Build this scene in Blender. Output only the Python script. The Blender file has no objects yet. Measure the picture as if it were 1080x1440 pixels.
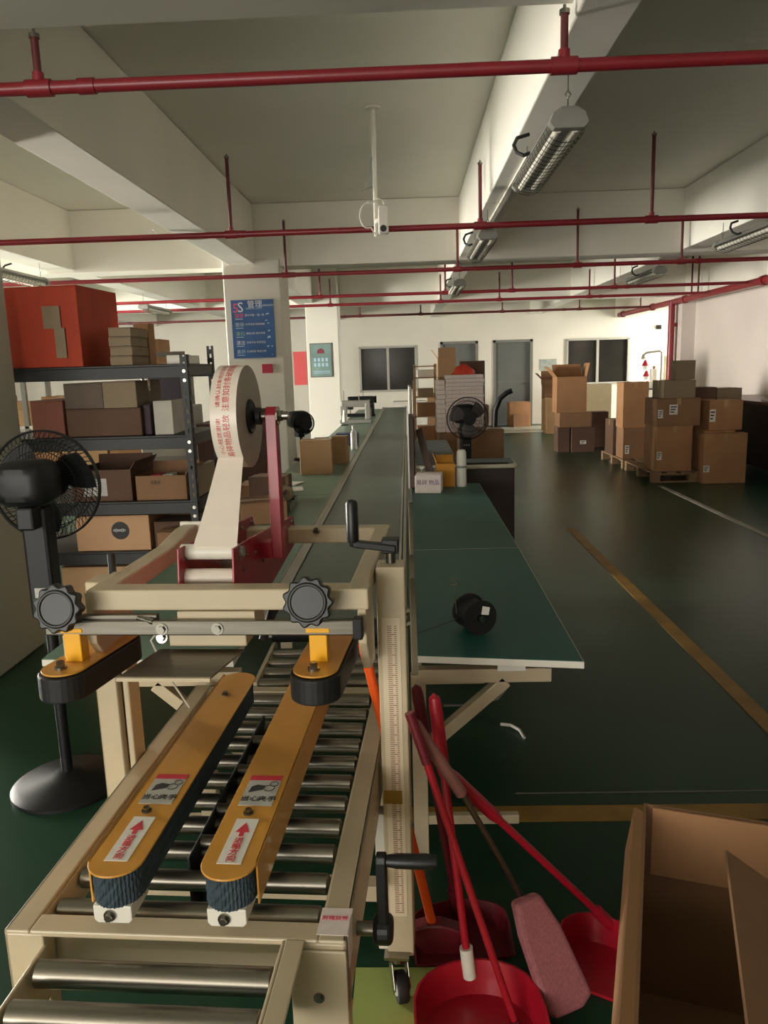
import bpy, bmesh, math, random
from mathutils import Vector, Matrix, Euler

random.seed(7)
D = bpy.data
SC = bpy.context.scene
COL = SC.collection
PI = math.pi

# ------------------------------------------------------------------ camera
cam_data = D.cameras.new('camera')
cam_data.sensor_width = 36.0
cam_data.sensor_fit = 'AUTO'
cam_data.lens = 27.0                      # 1080 px over the 1440 px side
cam_data.clip_start = 0.05
cam = D.objects.new('camera', cam_data)
COL.objects.link(cam)
YAW, PITCH, ROLL = 0.03468107, 0.18664306, -0.029991
cam.matrix_world = (Matrix.Translation((0, 0, 1.5)) @ Matrix.Rotation(YAW, 4, 'Z')
                    @ Matrix.Rotation(PI / 2 - PITCH, 4, 'X') @ Matrix.Rotation(ROLL, 4, 'Z'))
SC.camera = cam

# ------------------------------------------------------------------ world, daylight, exposure
world = D.worlds.new('world')
SC.world = world
world.use_nodes = True
bg = world.node_tree.nodes['Background']
bg.inputs[0].default_value = (0.85, 0.92, 1.0, 1)
bg.inputs[1].default_value = 0.35
SC.view_settings.view_transform = 'Standard'
SC.view_settings.look = 'None'
SC.view_settings.gamma = 1.0
SC.view_settings.use_curve_mapping = False
SC.view_settings.exposure = 1.25


def area(name, loc, direction, sx, sy, power, col=(1, 0.95, 0.86), spread=PI):
    l = D.lights.new(name, 'AREA')
    l.shape = 'RECTANGLE'
    l.size, l.size_y = sx, sy
    l.energy = power
    l.color = col
    l.spread = spread
    o = D.objects.new(name, l)
    COL.objects.link(o)
    o.location = loc
    o.rotation_euler = Vector(direction).to_track_quat('-Z', 'Z').to_euler()
    return o


# daylight entering by the windows of the hall (the windows are built below at the same places)
area('daylight_left_windows', (-10.85, 8.4, 1.75), (1, 0, 0), 17.0, 1.6, 6000)
area('daylight_front_windows', (-3.6, -4.8, 1.35), (0, 1, 0), 5.0, 2.3, 150)
area('daylight_right_window', (8.7, 17.0, 1.7), (-1, 0, 0), 3.2, 1.5, 250)


# ------------------------------------------------------------------ materials
def s2l(c):
    return tuple(((v / 255.0) / 12.92 if v / 255.0 <= 0.04045 else ((v / 255.0 + 0.055) / 1.055) ** 2.4) for v in c)


MATS = {}


def mat(name, rgb, rough=0.6, metal=0.0, var=0.12, scale=6.0, bump=0.0, bscale=60.0, coat=0.0, alpha=1.0, trans=0.0, stretch=None, spec=0.5):
    if name in MATS:
        return MATS[name]
    m = D.materials.new(name)
    m.use_nodes = True
    nt = m.node_tree
    b = nt.nodes['Principled BSDF']
    base = s2l(rgb)
    tc = nt.nodes.new('ShaderNodeTexCoord')
    src = tc.outputs['Object']
    if stretch:
        mp = nt.nodes.new('ShaderNodeMapping')
        mp.inputs['Scale'].default_value = stretch
        nt.links.new(src, mp.inputs['Vector'])
        src = mp.outputs['Vector']
    nz = nt.nodes.new('ShaderNodeTexNoise')
    nz.inputs['Scale'].default_value = scale
    nz.inputs['Detail'].default_value = 5.0
    nt.links.new(src, nz.inputs['Vector'])
    rp = nt.nodes.new('ShaderNodeValToRGB')
    rp.color_ramp.elements[0].position = 0.3
    rp.color_ramp.elements[1].position = 0.75
    rp.color_ramp.elements[0].color = tuple(v * (1 - var) for v in base) + (1,)
    rp.color_ramp.elements[1].color = tuple(min(1, v * (1 + var)) for v in base) + (1,)
    nt.links.new(nz.outputs['Fac'], rp.inputs['Fac'])
    nt.links.new(rp.outputs['Color'], b.inputs['Base Color'])
    b.inputs['Roughness'].default_value = rough
    b.inputs['Metallic'].default_value = metal
    b.inputs['Specular IOR Level'].default_value = spec
    b.inputs['Coat Weight'].default_value = coat
    b.inputs['Transmission Weight'].default_value = trans
    b.inputs['Alpha'].default_value = alpha
    if bump:
        n2 = nt.nodes.new('ShaderNodeTexNoise')
        n2.inputs['Scale'].default_value = bscale
        nt.links.new(src, n2.inputs['Vector'])
        bp = nt.nodes.new('ShaderNodeBump')
        bp.inputs['Strength'].default_value = bump
        bp.inputs['Distance'].default_value = 0.004
        nt.links.new(n2.outputs['Fac'], bp.inputs['Height'])
        nt.links.new(bp.outputs['Normal'], b.inputs['Normal'])
    MATS[name] = m
    return m


WALL = mat('wall_paint', (204, 199, 186), 0.75, var=0.04, scale=1.2, bump=0.1, bscale=40)
CEIL = mat('ceiling_plaster', (238, 234, 222), 0.8, var=0.06, scale=0.8, bump=0.1, bscale=25)
BEAM = mat('beam_plaster', (232, 228, 216), 0.75, var=0.05, scale=1.0, bump=0.1, bscale=30)
COLM = mat('column_paint', (222, 218, 206), 0.7, var=0.03, scale=1.0)
PINKW = mat('partition_paint', (214, 204, 196), 0.7, var=0.05, scale=0.8)
FLOOR = mat('green_epoxy', (28, 62, 44), 0.30, var=0.22, scale=0.9, bump=0.06, bscale=9, spec=0.32)
YLINE = mat('yellow_floor_paint', (150, 112, 40), 0.5, var=0.25, scale=7)
WLINE = mat('white_floor_paint', (150, 148, 138), 0.5, var=0.25, scale=7)
BEIGE = mat('beige_enamel', (196, 180, 150), 0.42, var=0.05, scale=9, coat=0.15)
STEEL = mat('brushed_steel', (118, 113, 103), 0.34, 1.0, var=0.15, scale=5, stretch=(1, 30, 30))
ROLL = mat('roller_steel', (150, 144, 132), 0.34, 1.0, var=0.12, scale=4, stretch=(1, 20, 20))
ALU = mat('aluminium', (190, 188, 178), 0.35, 0.9, var=0.08, scale=12)
BOLT = mat('zinc_bolt', (150, 146, 136), 0.25, 1.0, var=0.1, scale=40)
ORANGE = mat('orange_enamel', (206, 146, 58), 0.38, var=0.08, scale=7, coat=0.25)
YELLOW = mat('yellow_enamel', (246, 178, 16), 0.4, var=0.06, scale=12, coat=0.2)
RUBBER = mat('black_rubber', (22, 21, 22), 0.6, var=0.15, scale=14)
BLUEB = mat('grey_blue_rubber_belt', (52, 66, 74), 0.75, var=0.25, scale=60)
KNOB = mat('black_bakelite', (11, 11, 11), 0.42, var=0.2, scale=20)
RED = mat('red_enamel', (150, 22, 40), 0.4, var=0.1, scale=10, coat=0.2)
PIPE = mat('red_pipe_paint', (136, 34, 42), 0.42, var=0.12, scale=5, coat=0.1)
PIPED = mat('dark_red_pipe_paint', (96, 34, 34), 0.55, var=0.15, scale=5)
WHITEP = mat('white_plastic', (224, 219, 206), 0.45, var=0.04, scale=20)
GREYP = mat('grey_plastic', (140, 138, 130), 0.5, var=0.06, scale=20)
TAPE = mat('white_tape', (226, 214, 200), 0.35, var=0.03, scale=20)
TAPESIDE = mat('tape_roll_side', (168, 158, 142), 0.6, var=0.06, scale=30)
TEXTR = mat('red_print', (206, 52, 66), 0.5, var=0.1, scale=60)
BLACKM = mat('black_metal', (16, 15, 15), 0.5, var=0.2, scale=8, bump=0.1)
DARKP = mat('dark_plastic', (11, 11, 13), 0.5, var=0.15, scale=12)
CARD = mat('cardboard', (166, 122, 84), 0.8, var=0.08, scale=5, bump=0.15, bscale=90)
CARD2 = mat('cardboard_dull', (140, 104, 74), 0.8, var=0.1, scale=4, bump=0.15, bscale=90)
CARD3 = mat('cardboard_pale', (188, 150, 110), 0.8, var=0.07, scale=5, bump=0.15, bscale=90)
CARDD = mat('cardboard_dark', (96, 70, 54), 0.8, var=0.12, scale=4, bump=0.15, bscale=90)
CARDG = mat('cardboard_grey', (140, 122, 98), 0.8, var=0.08, scale=5, bump=0.1, bscale=90)
CARDR = mat('cardboard_red', (178, 62, 34), 0.75, var=0.16, scale=3, bump=0.2, bscale=40, stretch=(3, 3, 0.7))
CLEART = mat('packing_tape', (176, 142, 104), 0.22, var=0.08, scale=20)
PAPER = mat('paper_label', (224, 220, 210), 0.6, var=0.04, scale=40)
PAPERG = mat('pink_printed_paper', (236, 222, 216), 0.6, var=0.06, scale=50)
TEAL = mat('teal_mat', (28, 86, 78), 0.5, var=0.12, scale=2.0, bump=0.08, bscale=200)
BELT = mat('grey_green_belt', (78, 96, 84), 0.3, var=0.1, scale=1.5, spec=0.5)
TABGR = mat('pale_green_mat', (112, 140, 120), 0.35, var=0.1, scale=2.0)
GLASSD = mat('dark_window_glass', (40, 38, 34), 0.16, var=0.3, scale=1.5, spec=0.4)
DOORG = mat('grey_door', (92, 94, 90), 0.5, var=0.06, scale=2)
WINF = mat('window_frame_alu', (170, 168, 158), 0.45, 0.3, var=0.05, scale=10)
BLUEP = mat('poster_blue', (44, 92, 152), 0.45, var=0.3, scale=5)
INKW = mat('poster_white_ink', (226, 230, 232), 0.5, var=0.02, scale=20)
INKP = mat('poster_pink_ink', (232, 92, 120), 0.5, var=0.02, scale=20)
INKL = mat('poster_pale_ink', (172, 200, 220), 0.5, var=0.02, scale=20)
INKG = mat('poster_green_ink', (150, 206, 176), 0.5, var=0.02, scale=20)
INKD = mat('dark_ink', (44, 40, 40), 0.6, var=0.1, scale=30)
REDPL = mat('red_plastic', (164, 18, 38), 0.35, var=0.08, scale=9, coat=0.2)
REDDK = mat('dark_red_plastic', (96, 14, 26), 0.45, var=0.1, scale=9)
PINKPL = mat('pink_bristle', (150, 88, 92), 0.7, var=0.25, scale=40, stretch=(8, 8, 1))
ORANGEP = mat('orange_plastic', (230, 88, 22), 0.38, var=0.08, scale=9)
WOOD = mat('pallet_wood', (140, 112, 80), 0.8, var=0.2, scale=4, stretch=(1, 8, 8), bump=0.2)
WOODD = mat('dark_brown_board', (74, 54, 46), 0.55, var=0.15, scale=4, stretch=(6, 6, 1))
GREYB = mat('grey_board', (112, 112, 104), 0.7, var=0.06, scale=5)
PINKRED = mat('red_poster', (226, 92, 92), 0.6, var=0.04, scale=5)
TEALP = mat('grey_teal_poster', (120, 146, 140), 0.5, var=0.25, scale=4)
BLUEPL = mat('blue_plastic', (40, 66, 120), 0.45, var=0.1, scale=8)
CABLE = mat('black_cable', (28, 28, 28), 0.5, var=0.1, scale=20)
CREAM = mat('cream_plastic', (196, 188, 168), 0.5, var=0.06, scale=10)
YCARD = mat('yellow_card', (214, 146, 44), 0.65, var=0.1, scale=10)
FABRIC = mat('grey_cloth', (96, 104, 104), 0.9, var=0.2, scale=12, bump=0.3)
PLASTW = mat('clear_wrap', (214, 208, 200), 0.2, var=0.1, scale=25, alpha=0.55)
BROWNT = mat('brown_table_top', (120, 84, 80), 0.35, var=0.1, scale=6)
DARKBR = mat('dark_brown_panel', (52, 38, 34), 0.5, var=0.15, scale=6)


# ------------------------------------------------------------------ mesh helpers
def rotz(a):
    return Matrix.Rotation(a, 4, 'Z')


def frame_from_axis(ax):
    ax = Vector(ax).normalized()
    t = Vector((0, 0, 1)) if abs(ax.z) < 0.9 else Vector((1, 0, 0))
    u = ax.cross(t).normalized()
    v = ax.cross(u).normalized()
    return u, v, ax


class MB:
    def __init__(self):
        self.v = []
        self.f = []

    def add(self, vs, fs):
        n = len(self.v)
        self.v += [tuple(p) for p in vs]
        self.f += [tuple(i + n for i in q) for q in fs]
        return self

    def box(self, x0, x1, y0, y1, z0, z1, M=None):
        vs = [Vector((x, y, z)) for z in (z0, z1) for y in (y0, y1) for x in (x0, x1)]
        if M:
            vs = [M @ p for p in vs]
        return self.add(vs, [(0, 2, 3, 1), (4, 5, 7, 6), (0, 1, 5, 4), (2, 6, 7, 3), (0, 4, 6, 2), (1, 3, 7, 5)])

    def bar(self, p0, p1, w, h, up=(0, 0, 1)):
        p0, p1 = Vector(p0), Vector(p1)
        d = (p1 - p0)
        L = d.length
        d.normalize()
        up = Vector(up)
        s = d.cross(up)
        if s.length < 1e-4:
            s = d.cross(Vector((1, 0, 0)))
        s.normalize()
        t = s.cross(d).normalized()
        vs = []
        for a in (0, L):
            for b in (-h / 2, h / 2):
                for c in (-w / 2, w / 2):
                    vs.append(p0 + d * a + t * b + s * c)
        return self.add(vs, [(0, 1, 3, 2), (4, 6, 7, 5), (0, 4, 5, 1), (2, 3, 7, 6), (0, 2, 6, 4), (1, 5, 7, 3)])

    def cyl(self, p0, p1, r, n=16, r2=None, cap=True):
        p0, p1 = Vector(p0), Vector(p1)
        u, v, ax = frame_from_axis(p1 - p0)
        r2 = r if r2 is None else r2
        vs = []
        for p, rr in ((p0, r), (p1, r2)):
            for i in range(n):
                a = 2 * PI * i / n
                vs.append(p + u * (rr * math.cos(a)) + v * (rr * math.sin(a)))
        fs = [(i, (i + 1) % n, n + (i + 1) % n, n + i) for i in range(n)]
        if cap:
            fs.append(tuple(range(n - 1, -1, -1)))
            fs.append(tuple(range(n, 2 * n)))
        return self.add(vs, fs)

    def lathe(self, prof, origin=(0, 0, 0), axis=(0, 0, 1), n=24, closed=False):
        o = Vector(origin)
        u, v, ax = frame_from_axis(axis)
        vs = []
        for r, h in prof:
            for i in range(n):
                a = 2 * PI * i / n
                vs.append(o + ax * h + u * (max(r, 1e-5) * math.cos(a)) + v * (max(r, 1e-5) * math.sin(a)))
        fs = []
        m = len(prof)
        for j in range(m if closed else m - 1):
            k = (j + 1) % m
            for i in range(n):
                fs.append((j * n + i, j * n + (i + 1) % n, k * n + (i + 1) % n, k * n + i))
        return self.add(vs, fs)

    def prism(self, poly, o, u, v, w):
        """poly in (u, v), extruded by the vector w"""
        o, u, v, w = Vector(o), Vector(u), Vector(v), Vector(w)
        n = len(poly)
        vs = [o + u * a + v * b for a, b in poly] + [o + u * a + v * b + w for a, b in poly]
        fs = [tuple(range(n - 1, -1, -1)), tuple(range(n, 2 * n))]
        fs += [(i, (i + 1) % n, n + (i + 1) % n, n + i) for i in range(n)]
        return self.add(vs, fs)

    def tube(self, pts, r, n=8, closed=False):
        pts = [Vector(p) for p in pts]
        m = len(pts)
        vs = []
        prev = None
        for i, p in enumerate(pts):
            a = pts[(i - 1) % m] if (closed or i > 0) else p
            b = pts[(i + 1) % m] if (closed or i < m - 1) else p
            d = (b - a).normalized()
            if prev is None:
                u, v, _ = frame_from_axis(d)
            else:
                u = prev - d * prev.dot(d)
                u.normalize()
                v = d.cross(u)
            prev = u
            for k in range(n):
                t = 2 * PI * k / n
                vs.append(p + u * (r * math.cos(t)) + v * (r * math.sin(t)))
        fs = []
        for i in range(m if closed else m - 1):
            j = (i + 1) % m
            for k in range(n):
                fs.append((i * n + k, i * n + (k + 1) % n, j * n + (k + 1) % n, j * n + k))
        if not closed:
            fs.append(tuple(range(n - 1, -1, -1)))
            fs.append(tuple(range((m - 1) * n, m * n)))
        return self.add(vs, fs)

    def mesh(self, name, material, smooth=False):
        me = D.meshes.new(name)
        me.from_pydata(self.v, [], self.f)
        bm = bmesh.new()
        bm.from_mesh(me)
        bmesh.ops.recalc_face_normals(bm, faces=bm.faces)
        bm.to_mesh(me)
        bm.free()
        if smooth:
            me.polygons.foreach_set('use_smooth', [True] * len(me.polygons))
            me.set_sharp_from_angle(angle=math.radians(38))
        me.materials.append(material)
        return me

    def build(self, name, material, parent=None, smooth=False, bev=0.0, loc=None, seg=2):
        o = D.objects.new(name, self.mesh(name, material, smooth))
        COL.objects.link(o)
        if parent is not None:
            o.parent = parent
        if loc is not None:
            o.location = loc
        if bev:
            md = o.modifiers.new('bevel', 'BEVEL')
            md.width = bev
            md.segments = seg
            md.limit_method = 'ANGLE'
        return o


def shared(name, me, parent, loc=None, rot=None):
    o = D.objects.new(name, me)
    COL.objects.link(o)
    o.parent = parent
    if loc is not None:
        o.location = loc
    if rot is not None:
        o.rotation_euler = rot
    return o


def tag(o, label, cat, group=None, kind=None):
    o['label'] = label
    o['category'] = cat
    if group:
        o['group'] = group
    if kind:
        o['kind'] = kind
    return o


def thing(name, label, cat, loc=(0, 0, 0), rz=0.0, group=None):
    o = D.objects.new(name, None)
    COL.objects.link(o)
    o.empty_display_size = 0.1
    o.location = loc
    o.rotation_euler = (0, 0, rz)
    return tag(o, label, cat, group)


def struct(o):
    o['kind'] = 'structure'
    return o


def copy_tree(o, parent=None):
    kids = [c for c in o.children]
    c = o.copy()
    COL.objects.link(c)
    c.parent = parent
    for k in kids:
        copy_tree(k, c)
    return c


def text(body, size, material, parent, M, name='lettering', thick=0.0006, align='CENTER', sx=1.0):
    """lettering as a mesh; M places it (text lies in local XY, facing +Z)"""
    cu = D.curves.new(name, 'FONT')
    cu.body = body
    cu.size = size
    cu.align_x = align
    cu.align_y = 'CENTER'
    cu.extrude = thick
    cu.resolution_u = 2
    to = D.objects.new(name, cu)
    COL.objects.link(to)
    bpy.context.view_layer.update()
    dg = bpy.context.evaluated_depsgraph_get()
    me = D.meshes.new_from_object(to.evaluated_get(dg))
    D.objects.remove(to)
    D.curves.remove(cu)
    me.transform(M @ Matrix.Diagonal((sx, 1, 1, 1)))
    me.materials.clear()
    me.materials.append(material)
    o = D.objects.new(name, me)
    COL.objects.link(o)
    o.parent = parent
    return o


def face_M(loc, facing='-Y', roll=0.0):
    """matrix that lays text on a surface facing the given way"""
    if facing == '-Y':
        R = Matrix.Rotation(PI / 2, 4, 'X')
    elif facing == '+X':
        R = Matrix.Rotation(PI / 2, 4, 'Z') @ Matrix.Rotation(PI / 2, 4, 'X')
    elif facing == '-X':
        R = Matrix.Rotation(-PI / 2, 4, 'Z') @ Matrix.Rotation(PI / 2, 4, 'X')
    else:
        R = Matrix.Identity(4)
    return Matrix.Translation(loc) @ R @ Matrix.Rotation(roll, 4, 'Z')


def hexbolt(name, p, axis, r, h, parent, material=BOLT):
    b = MB()
    p, ax = Vector(p), Vector(axis).normalized()
    b.cyl(p, p + ax * h * 0.3, r * 1.55, 16)
    b.cyl(p + ax * h * 0.3, p + ax * h, r, 6)
    return b.build(name, material, parent)


# ------------------------------------------------------------------ structure
YB = 19.25                    # far wall
SLAB = 3.28
XL, XR, YF = -11.0, 9.0, -5.0


def wall_with_holes(b, along, lo, hi, c0, c1, z1, holes):
    """a wall along x or y from lo to hi, thickness c0..c1, with rectangular holes (a0,a1,z0,z1)"""
    holes = sorted(holes)
    cur = lo

    def put(a0, a1, z0, zz):
        if a1 - a0 < 1e-4 or zz - z0 < 1e-4:
            return
        if along == 'x':
            b.box(a0, a1, c0, c1, z0, zz)
        else:
            b.box(c0, c1, a0, a1, z0, zz)
    for a0, a1, z0, zz in holes:
        put(cur, a0, 0, z1)
        put(a0, a1, 0, z0)
        put(a0, a1, zz, z1)
        cur = a1
    put(cur, hi, 0, z1)


struct(MB().box(XL - .2, XR + .2, YF - .2, YB + .2, -0.12, 0).build('floor', FLOOR))
struct(MB().box(XL - .2, XR + .2, YF - .2, YB + .2, SLAB, SLAB + 0.15).build('ceiling', CEIL))
b = MB()
wall_with_holes(b, 'x', XL, XR, YB, YB + .18, SLAB, [(-1.14, 0.22, 0.92, 1.97), (0.86, 1.72, 0, 2.04), (2.15, 3.05, 0, 2.04), (3.92, 5.39, 0.96, 2.01)])
struct(b.build('wall_back', WALL))
b = MB()
wall_with_holes(b, 'y', YF, YB, XL - .18, XL, SLAB, [(a_, a_ + 3.0, 0.95, 2.55) for a_ in (-.1, 3.35, 6.8, 10.25, 13.7)])
struct(b.build('wall_left', WALL))
b = MB()
wall_with_holes(b, 'x', XL, XR, YF - .18, YF, SLAB, [(-6.1, -3.7, 0.2, 2.5), (-3.5, -1.1, 0.2, 2.5)])
struct(b.build('wall_front', WALL))
b = MB()
wall_with_holes(b, 'y', YF, YB, XR, XR + .18, SLAB, [(15.4, 18.6, 0.95, 2.45)])
struct(b.build('wall_right', WALL))


def window(n, axis, a0, a1, z0, z1, c, inward, glass=GLASSD, fr=0.05):
    """two sliding sashes in a frame; c is the wall face, inward the sign of the room side"""
    f = MB()
    t0, t1 = (c - 0.03 * inward * -1, c + 0.02 * inward)
    lo, hi = min(c + 0.03 * inward, c - 0.10 * inward), max(c + 0.03 * inward, c - 0.10 * inward)

    def put(b, p0, p1, q0, q1, l=lo, h=hi):
        if axis == 'x':
            b.box(p0, p1, l, h, q0, q1)
        else:
            b.box(l, h, p0, p1, q0, q1)
    put(f, a0 - .03, a1 + .03, z1 - fr + .03, z1 + .03)
    put(f, a0 - .03, a1 + .03, z0 - .03, z0 + fr - .03)
    put(f, a0 - .03, a0 + fr - .03, z0, z1)
    put(f, a1 - fr + .03, a1 + .03, z0, z1)
    o = struct(f.build('window_%d' % n, WINF))
    mid = (a0 + a1) / 2
    m = MB()
    put(m, mid - .03, mid + .03, z0, z1, lo + .02, hi - .02)
    m.build('window_mullion', WINF, o)
    for p0, p1 in ((a0 + .02, mid - .03), (mid + .03, a1 - .02)):
        g = MB()
        put(g, p0, p1, z0 + .02, z1 - .02, (lo + hi) / 2 - .004, (lo + hi) / 2 + .004)
        g.build('pane', glass, o)
    return o


window(1, 'x', -1.14, 0.22, 0.92, 1.97, YB, -1)
window(2, 'x', 3.92, 5.39, 0.96, 2.01, YB, -1)
CLEARG = mat('clear_pane', (235, 240, 240), 0.05, var=0.0, alpha=0.25)
k = 3
for a0 in (-.1, 3.35, 6.8, 10.25, 13.7):
    window(k, 'y', a0, a0 + 3.0, .95, 2.55, XL, 1, CLEARG)
    k += 1
window(8, 'x', -6.1, -3.7, 0.2, 2.5, YF, 1, CLEARG)
window(9, 'x', -3.5, -1.1, 0.2, 2.5, YF, 1, CLEARG)
window(10, 'y', 15.4, 18.6, 0.95, 2.45, XR, -1, CLEARG)

for n, (x0, x1) in enumerate(((0.86, 1.72), (2.15, 3.05)), 1):
    d = MB().box(x0 + .02, x1 - .02, YB + .04, YB + .08, 0.005, 2.02)
    d = struct(d.build('door_%d' % n, DOORG))
    fb = MB()
    fb.box(x0 - .03, x0 + .03, YB - .015, YB + .1, 0, 2.06)
    fb.box(x1 - .03, x1 + .03, YB - .015, YB + .1, 0, 2.06)
    fb.box(x0 - .03, x1 + .03, YB - .015, YB + .1, 2.0, 2.06)
    fb.build('door_frame', GREYB, d)
    h = MB()
    h.cyl((x1 - .1, YB + .04, 1.0), (x1 - .1, YB - .02, 1.0), .012)
    h.cyl((x1 - .1, YB - .02, 1.0), (x1 - .2, YB - .02, 1.0), .010)
    h.build('door_handle', BOLT, d, smooth=True)
    MB().box(x0 + .02, x1 - .02, YB + .034, YB + .04, 1.05, 1.06).build('door_seam', GREYB, d)

# longitudinal beams
for x0, x1, z0 in ((-1.93, -1.64, 2.65), (0.60, 0.80, 2.65), (3.0, 3.25, 2.65), (5.05, 5.45, 2.5), (-3.95, -3.65, 2.65), (-6.4, -6.1, 2.65), (-8.9, -8.6, 2.65)):
    struct(MB().box(x0, x1, YF + .01, YB - .01, z0, SLAB - .005).build('ceiling_beam', BEAM, bev=0.008))
# transverse beams (they stop short of nothing, the longitudinal ones run into them)
for y0, y1, z0 in ((2.3, 2.95, 2.71), (8.75, 9.1, 2.62), (14.5, 14.85, 2.62)):
    struct(MB().box(XL + .01, XR - .01, y0, y1, z0, SLAB - .003).build('cross_beam', BEAM, bev=0.008))
# columns
struct(MB().box(-2.0, -1.37, 8.72, 9.35, 0, 2.70).build('column_poster', COLM, bev=0.012))
struct(MB().box(-1.78, -1.2, 14.0, 14.5, 0, SLAB - .002).build('column_far', COLM, bev=0.012))
struct(MB().box(-2.75, -2.11, 3.45, 4.14, 0, SLAB - .002).build('column_near', mat('column_grey_paint', (186, 186, 172), 0.7, var=0.03, scale=1.0), bev=0.012))
# right partition and its pier
struct(MB().box(5.2, 5.32, 6.0, 14.35, 0, 2.55).build('wall_partition', PINKW))
struct(MB().box(4.95, 5.4, 14.35, 14.8, 0, 2.66).build('column_pier', PINKW, bev=0.012))
b = MB()
b.box(5.18, 5.2, 10.9, 10.94, 0.0, 2.5)
struct(b.build('trim_1', WALL))
# pale door threshold
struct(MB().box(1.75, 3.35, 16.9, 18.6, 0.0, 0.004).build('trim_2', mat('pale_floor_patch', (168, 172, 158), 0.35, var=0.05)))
# painted lane lines
struct(MB().box(1.42, 1.50, 2.42, 6.9, 0.0, 0.003).build('trim_3', YLINE))
struct(MB().box(-.05, 1.50, 2.33, 2.42, 0.0, 0.003).build('trim_4', YLINE))
struct(MB().box(2.98, 3.04, 5.2, 9.2, 0.0, 0.003).build('trim_5', WLINE))
struct(MB().box(.35, 3.2, 2.50, 2.506, 0.0, 0.002).build('trim_6', GREYB))
struct(MB().prism([(-.165, .3), (.10, .3), (.06, 1.70), (-.165, 1.70)], (0, 0, 0), (1, 0, 0), (0, 1, 0), (0, 0, .002)).build('trim_8', mat('pale_green_lit_floor_paint', (150, 164, 88), .5, var=.12, scale=3)))  # pale green floor paint, colour brightened to stand in for light falling there
struct(MB().box(-0.215, -0.165, 0.2, 1.6, 0.0, 0.002).build('trim_7', mat('red_floor_tape', (150, 60, 58), 0.5, var=0.2)))

# ------------------------------------------------------------------ sealing machine
MZ = .6
mach = thing('carton_sealing_machine', 'beige carton sealing machine with steel rollers, yellow side belts and black knobs', 'machine', (-0.40, 1.09, 0), math.radians(-3.0))

# bed frame
b = MB()
b.box(-.292, -.248, 0, 1.0, .592, .600)
b.box(-.292, -.284, 0, 1.0, .47, .600)
b.box(.236, .282, 0, 1.0, .592, .600)
b.box(.274, .282, 0, 1.0, .47, .600)
b.box(-.2479, .2359, .0005, .042, .588, .5995)
b.box(-.2839, .2739, .036, .042, .50, .588)
b.box(-.284, .274, .965, 1.0, .52, .596)
b.box(-.292, .282, .48, .52, .30, .34)
bed = b.build('bed_frame', BEIGE, mach, bev=.003)
# inner side lips with the cut-outs for the roller ends
for sx, x in ((-1, -.247), (1, .235)):
    c = MB()
    c.box(x - .002, x + .002, .045, .965, .545, .592)
    c.build('side_lip', BEIGE, bed)
    me = None
    for i in range(11):
        y = .085 + i * .0865
        s = MB()
        s.cyl((x - .004 * sx, y, .574), (x + .006 * -sx, y, .574), .011, 10)
        s.build('roller_socket', RUBBER, bed)
# legs with casters
for x0, x1, y in ((-.292, -.225, .0), (.188, .282, .0), (-.29, -.24, .95), (.235, .28, .95)):
    l = MB().box(x0, x1, y, y + .035, .11, .594).build('leg', BEIGE, mach, bev=.003)
CAST = [(-.26, .02), (.235, .02), (-.265, .965), (.258, .965), (.315, .56)]


def caster(x, y, parent, rz=0.3):
    o = MB().box(-.03, .03, -.03, .03, .105, .112, Matrix.Translation((x, y, 0))).build('caster', BOLT, parent)
    M = Matrix.Translation((x, y, 0)) @ rotz(rz)
    f = MB()
    f.cyl((x, y, .092), (x, y, .106), .028, 20)
    for s in (-1, 1):
        f.prism([(-.026, .095), (.026, .095), (.05, .045), (.038, .022), (.018, .026)], M @ Vector((.019 * s - .0015, 0, 0)), M.to_3x3() @ Vector((0, -1, 0)), (0, 0, 1), M.to_3x3() @ Vector((.003, 0, 0)))
    f.build('caster_fork', BOLT, o, bev=.001)
    w = MB()
    c = M @ Vector((0, -.032, .036))
    ax = M.to_3x3() @ Vector((1, 0, 0))
    w.lathe([(.012, -.013), (.034, -.013), (.036, -.009), (.036, .009), (.034, .013), (.012, .013)], c, ax, 24, True)
    w.build('wheel', RUBBER, o, smooth=True)
    h = MB()
    h.lathe([(.003, -.0155), (.017, -.0155), (.019, -.013), (.019, .013), (.017, .0155), (.003, .0155)], c, ax, 20, True)
    h.build('wheel_hub', WHITEP, o, smooth=True)
    p = MB()
    p.bar(M @ Vector((-.02, .03, .075)), M @ Vector((.02, .03, .075)), .028, .006)
    p.build('brake_pedal', BOLT, o)
    return o


for x, y in CAST:
    caster(x, y, mach)

# rollers in the bed
rm = MB().lathe([(.006, -.244), (.012, -.242), (.0185, -.238), (.0185, .224), (.012, .229), (.006, .231)], (0, 0, 0), (1, 0, 0), 22).mesh('roller', ROLL, True)
for i in range(11):
    shared('roller', rm, mach, (0, .085 + i * .0865, .574))
rl = MB().lathe([(.006, -.215), (.012, -.213), (.0215, -.209), (.0215, .169), (.012, .173), (.006, .175)], (0, 0, 0), (1, 0, 0), 24).mesh('infeed_roller', ROLL, True)
for y in (-.046, -.128, -.21, -.292):
    shared('infeed_roller', rl, mach, (0, y, .562))
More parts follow.
